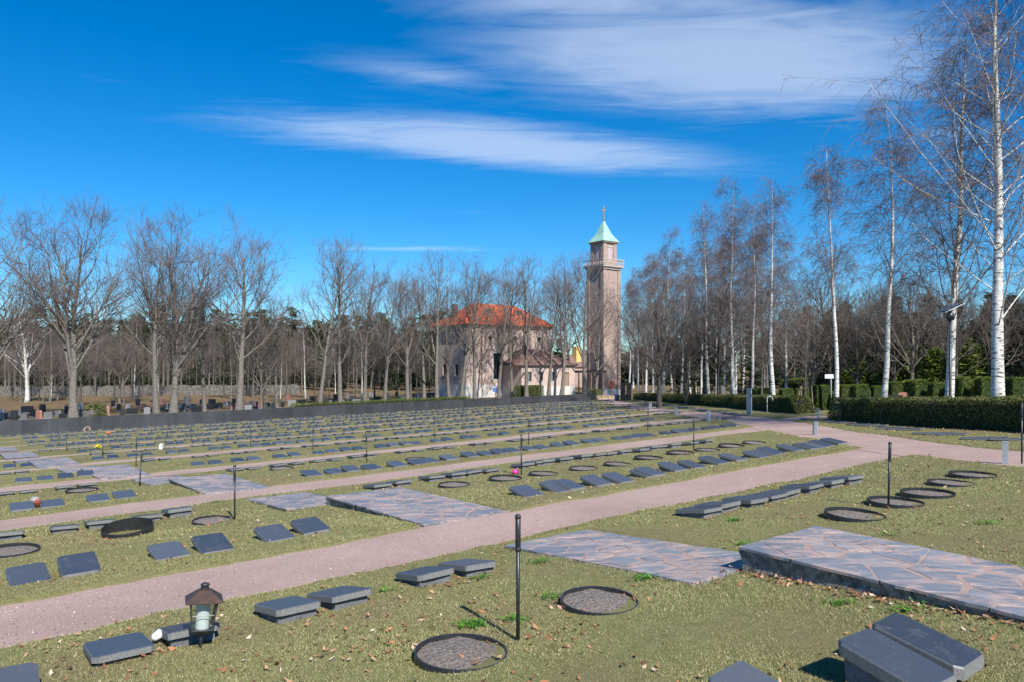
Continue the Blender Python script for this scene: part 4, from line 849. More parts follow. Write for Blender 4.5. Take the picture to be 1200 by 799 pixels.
def birch(seed, H=16., r0=.15, n1=44, t0=.22, ang=(.4, .75), l1=.24, dens=1., lean=.008, droop=-.35):
    g = np.random.default_rng(seed); Z = np.array
    T, TD, TR = grow(g, Z([[0, 0, -.3]]), Z([[g.normal(0, lean), g.normal(0, lean), 1.]]), Z([H + .3]), Z([r0]), Z([.012]), 16, .018, .02); TR[0] *= 1 + .35 * np.exp(-np.maximum(T[0, :, 2], 0) / .5)
    trunk = [tubes(T, TR, 9)]
    P, D, Rp, tt = sprout(g, T, TD, TR, n1, t0, .985, *ang); L = H * l1 * (1.12 - .82 * (tt - t0) / (1 - t0)) * g.uniform(.6, 1.2, n1)
    A, AD, AR = grow(g, P, D, L, np.minimum(Rp * .28, .028 if r0 < .2 else .032) * g.uniform(.6, 1.1, n1), np.full(n1, .007), 7, .06, .10)
    if r0 > .2: trunk.append(tubes(A, AR, 5))
    p2 = int(10 * dens); P, D, Rp, tt = sprout(g, A, AD, AR, p2, .15, 1., .4, .9, -.05); L2 = np.repeat(L, p2); ck = g.uniform(0, 1, len(tt)) < np.clip(L2 / (H * l1 * .75), .2, 1); P, D, Rp, tt, L2 = P[ck], D[ck], Rp[ck], tt[ck], L2[ck]; n2 = len(tt); B, BD, BR = grow(g, P, D, L2 * g.uniform(.2, .42, n2), np.minimum(Rp * .55, .015), np.full(n2, .006), 5, .10, droop * .6); crown = [tubes(B, BR, 3)] + ([tubes(A, AR, 4)] if r0 <= .2 else [])
    p3 = int(6 * dens); P, D, Rp, tt = sprout(g, B, BD, BR, p3, .15, 1., .3, .9, -.1); n3 = len(tt); B3, D3, R3 = grow(g, P, D, g.uniform(.35, 1.0, n3) * H / 16, np.full(n3, .0062), np.full(n3, .0038), 4, .10, droop * 1.6); crown.append(tubes(B3, R3, 3))
    P, D, Rp, tt = sprout(g, B3, D3, R3, 2, .1, .9, .3, .7, -.1); n4 = len(tt); B4, D4, R4 = grow(g, P, D, g.uniform(.15, .45, n4) * H / 16, np.full(n4, .004), np.full(n4, .003), 2, .1, droop); crown.append(tubes(B4, R4, 3))
    return joinm('trunk', trunk, 'birch_bark'), joinm('crown', crown, 'birch_twig', False)
def needles(rng, c, n, sz, w_, flat=.6):
    """n slim needle sprays around the centres c"""
    q = c[rng.integers(0, len(c), n)]; d = rng.normal(0, 1, (n, 3)); d[:, 2] *= flat; d /= np.linalg.norm(d, axis=1, keepdims=True); s = np.cross(d, rng.normal(0, 1, (n, 3))); s /= np.linalg.norm(s, axis=1, keepdims=True)
    L = rng.uniform(.6, 1.2, (n, 1)) * sz; a = q - s * w_ * L; b = q + s * w_ * L; e = q + d * L; v = np.stack([a, b, e], 1).reshape(-1, 3); return v, np.arange(3 * n).reshape(-1, 3)
def pine(seed, H=20., nn=7000):
    g = np.random.default_rng(seed); Z = np.array; T, TD, TR = grow(g, Z([[0, 0, -.3]]), Z([[0, 0, 1.]]), Z([H * .95]), Z([.22]), Z([.04]), 10, .03, .02)
    P, D, Rp, tt = sprout(g, T, TD, TR, 26, .5, 1., .8, 1.4); L = H * .17 * (1.25 - tt) / .75 * g.uniform(.7, 1.3, len(tt)); A, AD, AR = grow(g, P, D, L, np.full(len(tt), .05), np.full(len(tt), .012), 5, .12, .15)
    c = A[:, 2:].reshape(-1, 3); c = np.repeat(c, 4, 0) + g.normal(0, .42, (len(c) * 4, 3)) * Z([1, 1, .55]); v, f = needles(g, c, nn, .42, .16)
    m = mesh_np('crown', v, f); m.materials.append(M['pine_needle']); return joinm('trunk', [tubes(T, TR, 7), tubes(A, AR, 4)], 'dark_bark'), m
def spruce(seed, H=16., nn=9000, w_=.17, matn='needle', base=.06):
    g = np.random.default_rng(seed); Z = np.array; T, TD, TR = grow(g, Z([[0, 0, -.3]]), Z([[0, 0, 1.]]), Z([H]), Z([.2]), Z([.02]), 10, .01, .02)
    P, D, Rp, tt = sprout(g, T, TD, TR, 70, base, .98, 1.15, 1.5); L = H * w_ * (1.03 - tt) * g.uniform(.75, 1.15, len(tt)) + .15; A, AD, AR = grow(g, P, D, L, np.full(len(tt), .03), np.full(len(tt), .008), 5, .06, -.12)
    w2 = np.repeat(L, 5); c = A[:, 1:].reshape(-1, 3); c = np.repeat(c, 4, 0) + g.normal(0, .2, (len(c) * 4, 3)); v, f = needles(g, c, nn, .36, .17)
    m = mesh_np('crown', v, f); m.materials.append(M[matn]); return joinm('trunk', [tubes(T, TR, 7), tubes(A, AR, 3)], 'dark_bark'), m

LI = [linden(11, 20, 2, 1.2, 1.1), linden(12, 20, 0, 1.05, 1.), linden(13, 20, 1, .85, .9, r0=.28), linden(14, 20, 0, .8, .85, r0=.26), linden(15, 20, 1, .75, .85, r0=.26)]
BI = [birch(21, 16, .15), birch(22, 16, .14, 40, .25), birch(23, 16, .16, 46, .2), birch(24, 16, .13, 36, .32, (.35, .7), .2)]
BIG = birch(34, 19, .225, 56, .17, (.6, 1.0), .36, 1.1, .006, -.22)
DK = [linden(41, 13, 0, 1., .8, ('dark_bark', 'dark_twig'), .17), linden(42, 13, 1, .9, .8, ('dark_bark', 'dark_twig'), .16), linden(43, 13, 2, 1.2, .8, ('dark_bark', 'dark_twig'), .2)]
SLIM = [birch(51, 14, .09, 36, .12, (.15, .35), .16, .6, .01, .1), birch(52, 14, .09, 30, .1, (.15, .4), .2, .6, .01, .1)]
for m in (SLIM[0][0], SLIM[1][0]): m.materials[0] = M['linden_bark']
for m in (SLIM[0][1], SLIM[1][1]): m.materials[0] = M['dark_twig']
PI_ = [pine(61), pine(62)]; SP = [spruce(71), spruce(72, 14, 8000, .2)]; TJ = [spruce(81, 5, 9000, .20, 'thuja_leaf', .01)]
def top_of(m):
    a_ = np.empty(len(m[1].vertices) * 3, np.float32); m[1].vertices.foreach_get('co', a_); return float(np.quantile(a_[2::3], .999))
def put_tree(name, kindm, x_, y_, s_, label, group, rz=None, z_=None, sxy=None):
    zz_ = float(lawn(x_, y_)) if z_ is None else z_
    g = thing(name, label, 'tree', (float(x_), float(y_), zz_), rnd.uniform(0, 6.28) if rz is None else rz, group, (s_ * (sxy or 1), s_ * (sxy or 1), s_))
    obj('trunk', kindm[0], None, g); obj('crown', kindm[1], None, g); return g
def wall_pt(px, off): u = u_at(px, WALL_V + off); return uv2xy(u, WALL_V + off)
LT = [(86, 228, 0, .6), (184, 262, 2, .5), (203, 245, 0, .5), (280, 243, 1, 1.2), (374, 280, 3, .9), (399, 272, 4, .9), (451, 302, 3, .9), (478, 306, 1, .9), (512, 289, 4, .8), (540, 296, 3, .9), (557, 300, 2, .9), (584, 300, 3, .9), (617, 294, 4, .9), (643, 302, 3, .9), (658, 298, 2, .9), (686, 290, 4, .9), (-14, 235, 0, 1.0), (428, 300, 2, .9), (497, 305, 3, .8), (527, 318, 2, .8), (601, 312, 2, .8), (671, 308, 3, .8), (698, 330, 2, .7), (325, 330, 3, .7), (240, 330, 4, .7)]
LLAB = {512: 'bare tree before the shaded end wall of the chapel', 540: 'bare tree before the near corner of the chapel', 557: 'bare tree between the chapel corner and its tall window', 584: 'bare tree beside the edge of the tall chapel window', 617: 'bare tree before the near end of the chapel wing',
        643: 'bare tree before the middle of the chapel wing', 658: 'bare tree before the wing door by the pergola', 374: 'bare tree with narrow crown, the first of two past the short crooked tree', 399: 'bare tree with narrow crown, the second of two past the short crooked tree', 451: 'bare tree behind the low hedge end, two before the chapel', 478: 'bare tree behind the low hedge, next before the chapel',
        86: 'broad bare tree with knobbly pale trunk foot beside a dark rounded bush', 280: 'tall bare tree standing alone behind the dark wall with level spreading limbs', 686: 'bare tree closest to the bell tower behind the dark wall', 184: 'slimmer of two bare trees standing close together behind the dark wall', 203: 'thicker of two bare trees standing close together behind the dark wall', -14: 'big bare tree behind the dark wall whose branches only reach into view'}
for px, yt, vi, sxy in LT:
    x_, y_ = wall_pt(px, 1.3 if LT.index((px, yt, vi, sxy)) < 17 else 5.0); zg = float(lawn(x_, y_)); Ht = px_z(yt, float(y_)) - zg
    lab = LLAB.get(px) or f'thinner bare tree of the second row behind the dark wall, {nth(sorted([q_[0] for q_ in LT[17:]], reverse=True).index(px))} from the bell tower'
    s_ = Ht / top_of(LI[vi]); put_tree('linden_tree', LI[vi], x_, y_, s_, lab, 'bare lindens behind the long wall', rz=(px * 1.7) % 6.28, sxy=1.0 if px < 300 else .92)
x_, y_ = wall_pt(306, 3); put_tree('linden_tree', DK[2], x_, y_, .95, 'short crooked bare tree with low spreading limbs behind the dark wall', 'bare lindens behind the long wall')
# birches behind the hedges
def hedge_hit(px, off):
    """where the sight line crosses the line of the hedge, off metres behind it"""
    A_, B_ = ((25.0, 8.2), (31.6, 17.6)) if px > 962 else ((37.6, 22.6), (81, 75.5))
    e = np.array([B_[0] - A_[0], B_[1] - A_[1]]); e /= np.linalg.norm(e); nrm = np.array([e[1], -e[0]]); A0 = np.array(A_) + nrm * off
    a = (px - 600) / FPX; du = a * U[0] + U[1]; dv = a * V[0] + V[1]
    # solve d*(du,dv) = A0 + s*e
    d = (A0[0] * e[1] - A0[1] * e[0]) / (du * e[1] - dv * e[0]); return a * d, d
BTN = {}
BT = [(737, 330, 6, 0), (748, 318, 3, 1), (757, 310, 5, 2), (765, 300, 2.4, 3), (777, 272, 2, 2), (798, 300, 3.5, 1), (809, 318, 6, 0), (822, 292, 4, 3), (831, 240, 2.2, 0), (839, 300, 5, 1), (858.5, 218, 2, 2), (862, 262, 3.6, 3), (881, 248, 3.2, 1), (907, 212, 2.1, 0), (980, 172, 5, 3), (1035, 128, 3.6, 1), (1112, 30, 3.0, 2), (742, 322, 9, 3), (771, 296, 5.5, 0), (788, 310, 8, 1), (815, 305, 9, 2), (849, 280, 7, 3), (870, 290, 9, 0), (896, 262, 7, 3), (922, 285, 9, 1)]
for px, yt, off, vi in BT:
    x_, y_ = hedge_hit(px, off); zg = float(lawn(x_, y_)); Ht = px_z(yt, y_) - zg
    lab = {1112: 'white birch close behind the solar lamp post', 1035: 'slim white birch beside dark headstones and clipped thujas', 980: 'slim white birch beside the white sign on a pole', 907: 'white birch near the end of the long hedge, by the white water pipe', 777: 'white birch tallest of those grouped close to the bell tower'}.get(px) or f'white-stemmed birch behind the long hedge, {nth(sorted([b_[0] for b_ in BT if b_[0] < 930], reverse=True).index(px))} counted from the white water pipe'
    put_tree('birch_tree', BI[vi], x_, y_, Ht / 16.2, lab, 'white birches behind the hedges', rz=px * .9 % 6.28, sxy=1.15 if px > 900 else 1.0)
x_, y_ = hedge_hit(1170, 3.0); put_tree('birch_tree', BIG, x_, y_, 1.0, 'big old birch with thick white trunk and long sweeping branches behind the dark hedge', 'white birches behind the hedges', rz=1.2)
for q, (x_, y_) in enumerate(((27, 12), (30, 7), (26.5, 3.5), (33, 15), (24, 9), (37, 18), (29, -1))):      # beyond the frame: these shade the hedge and its turf
    put_tree('birch_tree' if q % 2 else 'bare_tree', BI[q % 4] if q % 2 else DK[q % 3], x_, y_, 1.05, ('white birch' if q % 2 else 'dark bare tree') + ' standing past the end of the dark hedge', 'trees past the end of the hedge')
for q, (x_, y_, h_) in enumerate(((33, 16, 12), (30, 10.5, 10), (38, 20, 13), (27.5, 8, 9))):
    put_tree('spruce_tree', SP[q % 2], x_, y_, h_ / 16, 'dark spruce standing past the end of the dark hedge', 'spruces past the end of the hedge', sxy=1.3)
# sapling with stakes in the hedge gap
u, v = guv(943, 482); x_, y_, z_ = ground_loc(u, v); g = put_tree('sapling_tree', SLIM[0], x_, y_, .42, 'young staked tree in the gap between the hedges', 'saplings')
for dx, tl in ((-.62, .16), (-.3, .04), (.42, -.03)):
    pst = thing('tree_stake', 'rough wooden stake leaning towards the young tree in the hedge gap', 'stake', (x_ + dx, y_ - .2, z_), 0, 'tree stakes'); obj('pole', MB().tube([(0, 0, -.1), (tl * 2.2, .1, 1.5)], [.032, .026], 7).mesh('pole'), M['wood'], pst); obj('tie', MB().lathe([(.04, 0), (.04, .05)], 7, (tl * 1.9, .09, 1.28)).mesh('tie'), M['dark_metal'], pst)
u, v = guv(893, 470); x_, y_ = hedge_hit(893, 2.5); put_tree('sapling_tree', SLIM[1], x_, y_, .62, 'thin brown sapling among the birches behind the long hedge', 'saplings')

# background woods
fr = np.random.default_rng(99)
def wood(n, x0, x1, d0, d1, kinds, h0, h1, name, label, group, spread=1.):
    for q in range(n):
        px = x0 + (x1 - x0) * (q + fr.uniform(0, 1)) / n; d = fr.uniform(d0, d1); x_, y_ = at(px, d); m, Hm = kinds[fr.integers(0, len(kinds))]
        hh_ = fr.uniform(h0, h1); f_ = (hh_ - h0) / (h1 - h0); wd_ = 'short' if f_ < .34 else 'mid-height' if f_ < .67 else 'tall'; put_tree(name, m, x_, y_, hh_ / Hm, f'{wd_} {label}', group, rz=fr.uniform(0, 6.28), sxy=spread)
wood(60, -60, 520, 150, 190, [(PI_[0], 20), (PI_[1], 20)], 14.5, 19.5, 'pine_tree', 'dark pine in the wood beyond the rubble wall', 'pines of the distant wood', 1.25)
wood(44, -60, 520, 138, 175, [(SP[0], 16), (SP[1], 14)], 9, 15, 'spruce_tree', 'dark spruce filling the wood beyond the rubble wall', 'spruces of the distant wood', 1.2)
wood(95, -60, 505, 98, 165, [(SLIM[0], 14), (SLIM[1], 14), (SLIM[0], 14), (DK[0], 13), (DK[1], 13)], 9, 14.5, 'bare_tree', 'slim bare tree among the headstones beyond the dark wall', 'slim bare trees beyond the dark wall')
wood(14, 0, 480, 112, 150, [(BI[0], 16), (BI[3], 16)], 10, 14, 'birch_tree', 'pale-stemmed birch among the headstones beyond the dark wall', 'birches beyond the dark wall')
x_, y_ = at(32, 112); put_tree('birch_tree', linden(45, 15, 2, .9, .9, ('birch_bark', 'linden_twig'), .26), x_, y_, 1.15, 'many-stemmed pale birch near the rubble wall', 'birches beyond the dark wall')
wood(16, 500, 790, 165, 205, [(DK[0], 13), (DK[1], 13), (PI_[0], 20), (SP[0], 16)], 9, 13, 'background_tree', 'tree in the wood behind chapel and bell tower', 'trees behind the chapel', 1.3)
wood(10, 742, 810, 125, 155, [(DK[0], 13), (DK[1], 13), (SLIM[0], 14)], 9, 12, 'background_tree', 'bare tree in the wood to the birch side of the bell tower', 'trees behind the birches')
wood(40, 770, 1290, 62, 118, [(DK[0], 13), (DK[1], 13), (DK[2], 13)], 8, 12.5, 'bare_tree', 'dark bare tree in the wood behind the birches', 'bare trees of the wood behind the birches', 1.1)
wood(22, 940, 1290, 46, 66, [(DK[0], 13), (DK[1], 13), (DK[2], 13)], 6.5, 10.5, 'bare_tree', 'dark bare tree just behind the clipped thujas', 'bare trees behind the clipped thujas', 1.05)
wood(26, 790, 1290, 75, 125, [(SP[0], 16), (SP[1], 14)], 7, 11, 'spruce_tree', 'dark spruce in the wood behind the birches', 'spruces behind the birches', 1.25)
wood(16, 960, 1290, 52, 70, [(SP[1], 14), (SP[0], 16)], 4.5, 9, 'spruce_tree', 'dark spruce low behind the clipped thujas', 'low spruces behind the thujas', 1.5)
for px, d, h_ in ((1059, 52, 4.2), (1045, 54, 3.4), (1096, 50, 3.5), (1127, 49, 3.9), (1075, 56, 3.0), (1010, 58, 3.0), (990, 60, 2.6), (1150, 54, 3.2)):
    x_, y_ = at(px, d); put_tree('thuja_tree', TJ[0], x_, y_, h_ / 5, f'bright green pointed thuja, {nth(sorted([1059, 1045, 1096, 1127, 1075, 1010, 990, 1150]).index(px))} tall one from the white sign', 'tall thujas', sxy=1.5)

def far_wood():
    g = np.random.default_rng(123); cs = []
    for q in range(560):
        px = -160 + 1560 * g.uniform(); d = g.uniform(195, 235); x_, y_ = at(px, d); hmax = np.interp(px, [-160, 430, 520, 740, 800, 1400], [17, 16, 9.5, 9.5, 14, 16]) * g.uniform(.75, 1.05); z0 = float(lawn(x_, y_)); nz_ = 26; zz_ = g.uniform(0, 1, nz_)
        rr = 1.9 * (1.05 - zz_) + .4; a_ = g.uniform(0, 6.28, nz_); cs.append(np.stack([x_ + rr * np.cos(a_), y_ + rr * np.sin(a_), z0 + zz_ * hmax], -1))
    v, f = needles(g, np.concatenate(cs), 120000, 1.5, .32, .6); return mesh_np('far_wood', v, f)
tag(obj('far_wood', far_wood(), M['needle']), 'dark evergreen wood closing the view far behind the cemetery', 'wood', kind='stuff')

# ------------------------------------------------------------------ hedges and clipped thujas
def leafy_box(rng, Lx, Ly, Hz, n, sz, taper=.05, rough=.05, dome=.0, bias=1.):
    """leaf faces over and just under the skin of a clipped block (x along, y across)"""
    ar = np.array([Lx * Ly, Lx * Hz, Lx * Hz, Ly * Hz * bias ** 2, Ly * Hz]); side = rng.choice(5, n, p=ar / ar.sum()); a, b = np.where(side < 3, rng.uniform(0, 1, n) ** bias - .5, rng.uniform(-.5, .5, n)), rng.uniform(0, 1, n); P = np.zeros((n, 3)); N = np.zeros((n, 3))
    for s_, (fx, fy) in enumerate(((0, 0), (0, -1), (0, 1), (-1, 0), (1, 0))):
        k_ = side == s_
        if s_ == 0: P[k_] = np.stack([a[k_] * Lx, (b[k_] - .5) * Ly, np.full(k_.sum(), Hz)], -1); N[k_] = (0, 0, 1)
        elif fx == 0: P[k_] = np.stack([a[k_] * Lx, np.full(k_.sum(), fy * Ly / 2), b[k_] * Hz], -1); N[k_] = (0, fy, .1)
        else: P[k_] = np.stack([np.full(k_.sum(), fx * Lx / 2), a[k_] * Ly, b[k_] * Hz], -1); N[k_] = (fx, 0, .1)
    zr = P[:, 2] / Hz; P[:, :2] *= (1 - taper * zr)[:, None]
    rr = np.clip((zr - .78) / .22, 0, 1) ** 2; P[:, 0] *= 1 - rr * min(.5, dome / max(Lx, .1)); P[:, 1] *= 1 - rr * min(.5, dome / max(Ly, .1))
    lump = rough * 2.2 * (vnoise(P[:, 0] * 2.2 + P[:, 2], P[:, 1] * 2.2 + P[:, 2] * 2) - .5)
    P += N * (lump + -np.abs(rng.normal(0, rough * 1.5, n)))[:, None]
    d = N * .6 + rng.normal(0, .7, (n, 3)); d[:, 2] += .35; d /= np.linalg.norm(d, axis=1, keepdims=True); s_ = np.cross(d, rng.normal(0, 1, (n, 3))); s_ /= np.linalg.norm(s_, axis=1, keepdims=True); L = rng.uniform(.6, 1.3, (n, 1)) * sz
    return np.stack([P - s_ * L * .35, P + s_ * L * .35, P + d * L], 1).reshape(-1, 3), np.arange(3 * n).reshape(-1, 3)
def hedge(name, A_, B_, off, Ly, Hz, n, sz, label, cat='hedge', matn='hedge_leaf', group=None, bias=1.):
    a = np.array(A_, float); b = np.array(B_, float); e = b - a; L = float(np.hypot(*e)); e /= L; nr = np.array([e[1], -e[0]]); c = (a + b) / 2 + nr * off
    x_, y_ = uv2xy(*c); rot = ROT + math.atan2(e[1], e[0]); g = thing(name, label, cat, (float(x_), float(y_), float(lawn(x_, y_))), rot, group); r = np.random.default_rng(int(L * 100))
    v, f = leafy_box(r, L, Ly, Hz, n, sz, .04, .05, .12, bias); lx_, ly_ = v[:, 0], v[:, 1]; cs, sn = math.cos(rot), math.sin(rot)
    v[:, 2] += np.repeat((lawn(x_ + lx_ * cs - ly_ * sn, y_ + lx_ * sn + ly_ * cs) - g.location.z).reshape(-1, 3).mean(1), 3)
    obj('foliage', mesh_np('foliage', v, f), M[matn], g)
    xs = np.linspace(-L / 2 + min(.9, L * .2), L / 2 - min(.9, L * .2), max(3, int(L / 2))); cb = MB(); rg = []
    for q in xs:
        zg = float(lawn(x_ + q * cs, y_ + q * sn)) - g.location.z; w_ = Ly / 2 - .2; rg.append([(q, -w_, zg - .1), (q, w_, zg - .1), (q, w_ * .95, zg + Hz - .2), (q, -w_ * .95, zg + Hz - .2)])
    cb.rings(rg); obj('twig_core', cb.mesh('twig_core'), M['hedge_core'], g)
    sm = MB()
    for _ in range(int(L * 7)):
        q, w_ = r.uniform(-L / 2, L / 2), r.uniform(-Ly / 2, Ly / 2); zg = float(lawn(x_ + q * cs - w_ * sn, y_ + q * sn + w_ * cs)) - g.location.z; sm.tube([(q, w_, zg - .05), (q + r.normal(0, .1), w_ + r.normal(0, .05), zg + Hz * r.uniform(.5, 1.0))], .008, 3)
    obj('stems', sm.mesh('stems'), M['dark_twig'], g)
hedge('clipped_hedge', (21.8, 2.5), (31.6, 17.6), .55, 1.1, .98, 85000, .055, 'dark clipped hedge standing beside the solar lamp post and big birch')
hedge('clipped_hedge', (37.6, 22.6), (81, 75.5), .55, 1.1, .92, 110000, .065, 'long clipped hedge running from the tower to the gap by the young tree', bias=2.0)
hedge('low_hedge', (40.6, 20.4), (60, 44), 2.4, .7, .9, 14000, .08, 'second lower clipped hedge just behind the birch row')
hedge('thuja_hedge', (56, 30), (72, 49.5), 4, 1.2, 1.9, 16000, .11, 'bright green clipped thuja hedge beyond the birch row', matn='thuja_leaf')
hedge('low_hedge', (33, WALL_V + .9), (60, WALL_V + .9), 0, .8, .65, 14000, .09, 'low green hedge along the back of the dark wall before the chapel', matn='thuja_leaf')
hedge('round_bush', (70, WALL_V + 3.2), (75, WALL_V + 3.2), 0, 1.6, 1.9, 8000, .11, 'clipped green bush beside the dark wall between chapel and tower', 'bush', 'thuja_leaf')
hedge('low_bush', (85.5, 88.5), (88.5, 90.5), 0, 1.2, 1.0, 4000, .1, 'low dark bush at the foot of the bell tower', 'bush', 'hedge_leaf')
TBW = .86
TB = [(921, 50, 1.0, 1.25), (961, 44, 1.1, 1.45), (989, 43, .8, 1.4), (1007, 41, 1.05, 1.4), (1027, 43, .6, 1.25), (1048, 41, .8, 1.45), (1074, 39, 1.25, 1.5), (1097.5, 38, .85, 1.3), (1126, 37, .85, 1.55), (1153, 36, .85, 1.5), (1190, 35, .95, 1.4), (936, 50, .6, 1.2), (944, 48, .5, 1.3), (895, 58, 1.0, 1.3), (880, 60, 1.2, 1.3)]
tbm = []
for s_ in range(3):
    g_ = np.random.default_rng(700 + s_); v, f = leafy_box(g_, 1., 1., 1., 5200, .06, .16, .03, .12); m = mesh_np('foliage', v, f); m.materials.append(M['thuja_leaf'])
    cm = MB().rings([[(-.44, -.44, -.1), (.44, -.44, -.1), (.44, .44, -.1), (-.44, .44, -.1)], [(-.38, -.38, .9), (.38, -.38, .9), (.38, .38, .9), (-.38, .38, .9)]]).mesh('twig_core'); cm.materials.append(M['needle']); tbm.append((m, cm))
for i, (px, d, w_, h_) in enumerate(TB):
    x_, y_ = at(px, d); g = thing('clipped_thuja', f'block-shaped clipped thuja, {nth(sorted([b_[0] for b_ in TB]).index(px))} in line counted from the tower end', 'shrub', (x_, y_, float(lawn(x_, y_))), rnd.uniform(0, .4), 'clipped thuja blocks', (w_ * TBW, w_ * .8, h_)); obj('foliage', tbm[i % 3][0], None, g); obj('twig_core', tbm[i % 3][1], None, g)

# solar lamp, sign
x_, y_ = hedge_hit(1113.5, 1.6); zg = float(lawn(x_, y_)); zl = px_z(366, y_) - zg
LP = thing('lamp_post', 'dark slim lamp post with a tilted solar panel on top, behind the hedge', 'lamp post', (x_, y_, zg), 0)
obj('pole', MB().lathe([(.07, -.1), (.06, 1.0), (.045, 1.05), (.042, zl - .3)], 10).mesh('pole', True), M['dark_metal'], LP); obj('lamp_head', MB().lathe([(.05, zl - .32), (.12, zl - .3), (.13, zl - .08), (.06, zl - .02), (.03, zl + .1)], 12).mesh('lamp_head', True), M['dark_metal'], LP)
pn = obj('solar_panel', MB().box(-.36, .36, -.25, .25, -.02, .02, .005).mesh('solar_panel'), M['window_dark'], LP); pn.location = (.02, 0, zl + .16); pn.rotation_euler = (R(-1), R(-25), 0); obj('panel_rim', MB().box(-.38, .38, -.27, .27, -.045, -.021, .004).mesh('panel_rim'), M['white_metal'], pn)
x_, y_ = at(974, 44); zg = float(lawn(x_, y_)); sg = thing('direction_sign', 'small white sign plate on a pale pole behind the hedge gap', 'sign', (x_, y_, zg), .2); zs = px_z(440.5, 44) - zg
obj('pole', MB().lathe([(.03, -.1), (.03, zs + .1)], 8).mesh('pole', True), M['bollard_grey'], sg); obj('plate', MB().box(-.45, .12, -.055, -.035, zs - .12, zs + .13, .004).mesh('plate'), M['white_metal'], sg)

# ------------------------------------------------------------------ headstones beyond the wall and by the thujas
def headstone_meshes(seed, w_, h_, t_, arch):
    g = np.random.default_rng(seed); b = MB(); pts = [(-w_ / 2, 0), (w_ / 2, 0), (w_ / 2, h_ * .85)] + [(w_ / 2 * math.cos(q), h_ * .85 + h_ * (.15 if arch else .03) * math.sin(q)) for q in np.linspace(.4, 2.74, 5)] + [(-w_ / 2, h_ * .85)]
    b.rings([[(p[0], -t_ / 2, p[1] + .1) for p in pts], [(p[0], t_ / 2, p[1] + .1) for p in pts]]); return b.mesh('stone'), MB().box(-w_ / 2 - .08, w_ / 2 + .08, -t_ / 2 - .08, t_ / 2 + .08, -.3, .098, .01).mesh('plinth')
HM = []
for i, (w_, h_, a_, mm) in enumerate(((.9, .75, 0, 'grey_granite'), (.7, .9, 1, 'red_granite'), (1.3, .8, 0, 'black_granite'), (.6, 1.0, 1, 'black_granite'), (1.0, .7, 0, 'pale_stone'), (.8, 1.1, 1, 'grey_granite'))):
    s_, p_ = headstone_meshes(i, w_, h_, .2, a_); s_.materials.append(M[mm]); p_.materials.append(M['grey_granite']); HM.append((s_, p_, {'grey_granite': 'grey granite', 'red_granite': 'reddish granite', 'black_granite': 'black', 'pale_stone': 'pale'}[mm], ('wide low', 'arched', 'wide low', 'arched', 'wide low', 'tall arched')[i]))
def put_head(x_, y_, i, where, group, s_=1., rz=None):
    a, b, cn, sh = HM[i]; g = thing('headstone', f'{sh} {cn} headstone {where}', 'headstone', (float(x_), float(y_), float(lawn(x_, y_))), rnd.normal(0, .25) if rz is None else rz, group, s_); obj('stone', a, None, g); obj('plinth', b, None, g)
for q in range(84):
    px = -15 + 520 * ((q * .618034) % 1); off = 2.5 + 22 * ((q * .7548) % 1) ** 1.3; x_, y_ = wall_pt(px, off)
    put_head(x_, y_, int(rnd.choice(6, p=[.28, .14, .22, .18, .05, .13])), 'among the trees beyond the long dark wall', 'headstones beyond the dark wall', rnd.uniform(.7, 1.15))
for px, d, i, s_ in ((1005, 38, 2, 1.0), (1025, 40, 2, .9), (1047, 38.5, 2, 1.0), (1059, 39, 1, .9), (828, 78, 3, 1.5), (845, 78, 5, 1.3), (862, 74, 3, 1.2), (1090, 36, 0, .8), (1105, 36, 0, .8), (792, 82, 4, 1.2), (1141, 36, 4, .7), (915, 46, 3, .8)):
    x_, y_ = at(px, d); put_head(x_, y_, i, 'by the clipped thujas behind the birches', 'headstones by the thujas', s_)
g_ = np.random.default_rng(8); x_, y_ = wall_pt(111, 3); bv, bf = leafy_box(g_, 2.2, 1.8, 1.5, 5000, .12, .4, .2, .6); bsh = thing('round_bush', 'dark rounded bush beside the knobbly tree foot behind the wall', 'bush', (float(x_), float(y_), float(lawn(x_, y_)))); obj('foliage', mesh_np('foliage', bv, bf), M['hedge_leaf'], bsh); obj('twig_core', MB().lathe([(.7, -.1), (.85, .5), (.5, 1.1), (.1, 1.25)], 9).mesh('twig_core'), M['dark_twig'], bsh)

# ------------------------------------------------------------------ turf, litter, weeds
def keepmask(u, v):
    k_ = (path_sd(u, v) > .0) & (plat_sd(u, v) > .02)
    for a, b in ring_uv: k_ &= (np.hypot(u - a, v - b) > .385)
    return k_
gr = np.random.default_rng(5)
def scatter(n, dmin, dmax, pw=1.):
    d = dmin + (dmax - dmin) * gr.uniform(0, 1, n) ** pw; x_ = gr.uniform(-.72, .72, n) * d; u, v = xy2uv(x_, d); return x_, d, u, v
def blades(n, dmin, dmax, pw, h, w_):
    x_, y_, u, v = scatter(n, dmin, dmax, pw); k_ = keepmask(u, v) & (v < 83) & (u < diag_u(v) + 4); x_, y_, u, v = x_[k_], y_[k_], u[k_], v[k_]; n = len(x_)
    tall = .55 + .9 * vnoise(u * 1.3, v * 1.3) ; near_edge = np.exp(-np.clip(path_sd(u, v), 0, 9) / .18)
    hh = h * gr.uniform(.4, 1.2, n) * tall * (1 + .35 * near_edge); an = gr.uniform(0, 6.28, n); ww_ = w_ * gr.uniform(.7, 1.3, n); z_ = lawn_uv(u, v) - .006
    dx, dy = np.cos(an) * ww_, np.sin(an) * ww_; lean = gr.normal(0, .75, (n, 2)) * hh[:, None]
    P = np.stack([np.stack([x_ - dx, y_ - dy, z_], -1), np.stack([x_ + dx, y_ + dy, z_], -1), np.stack([x_ + lean[:, 0], y_ + lean[:, 1], z_ + hh], -1)], 1); return P.reshape(-1, 3)
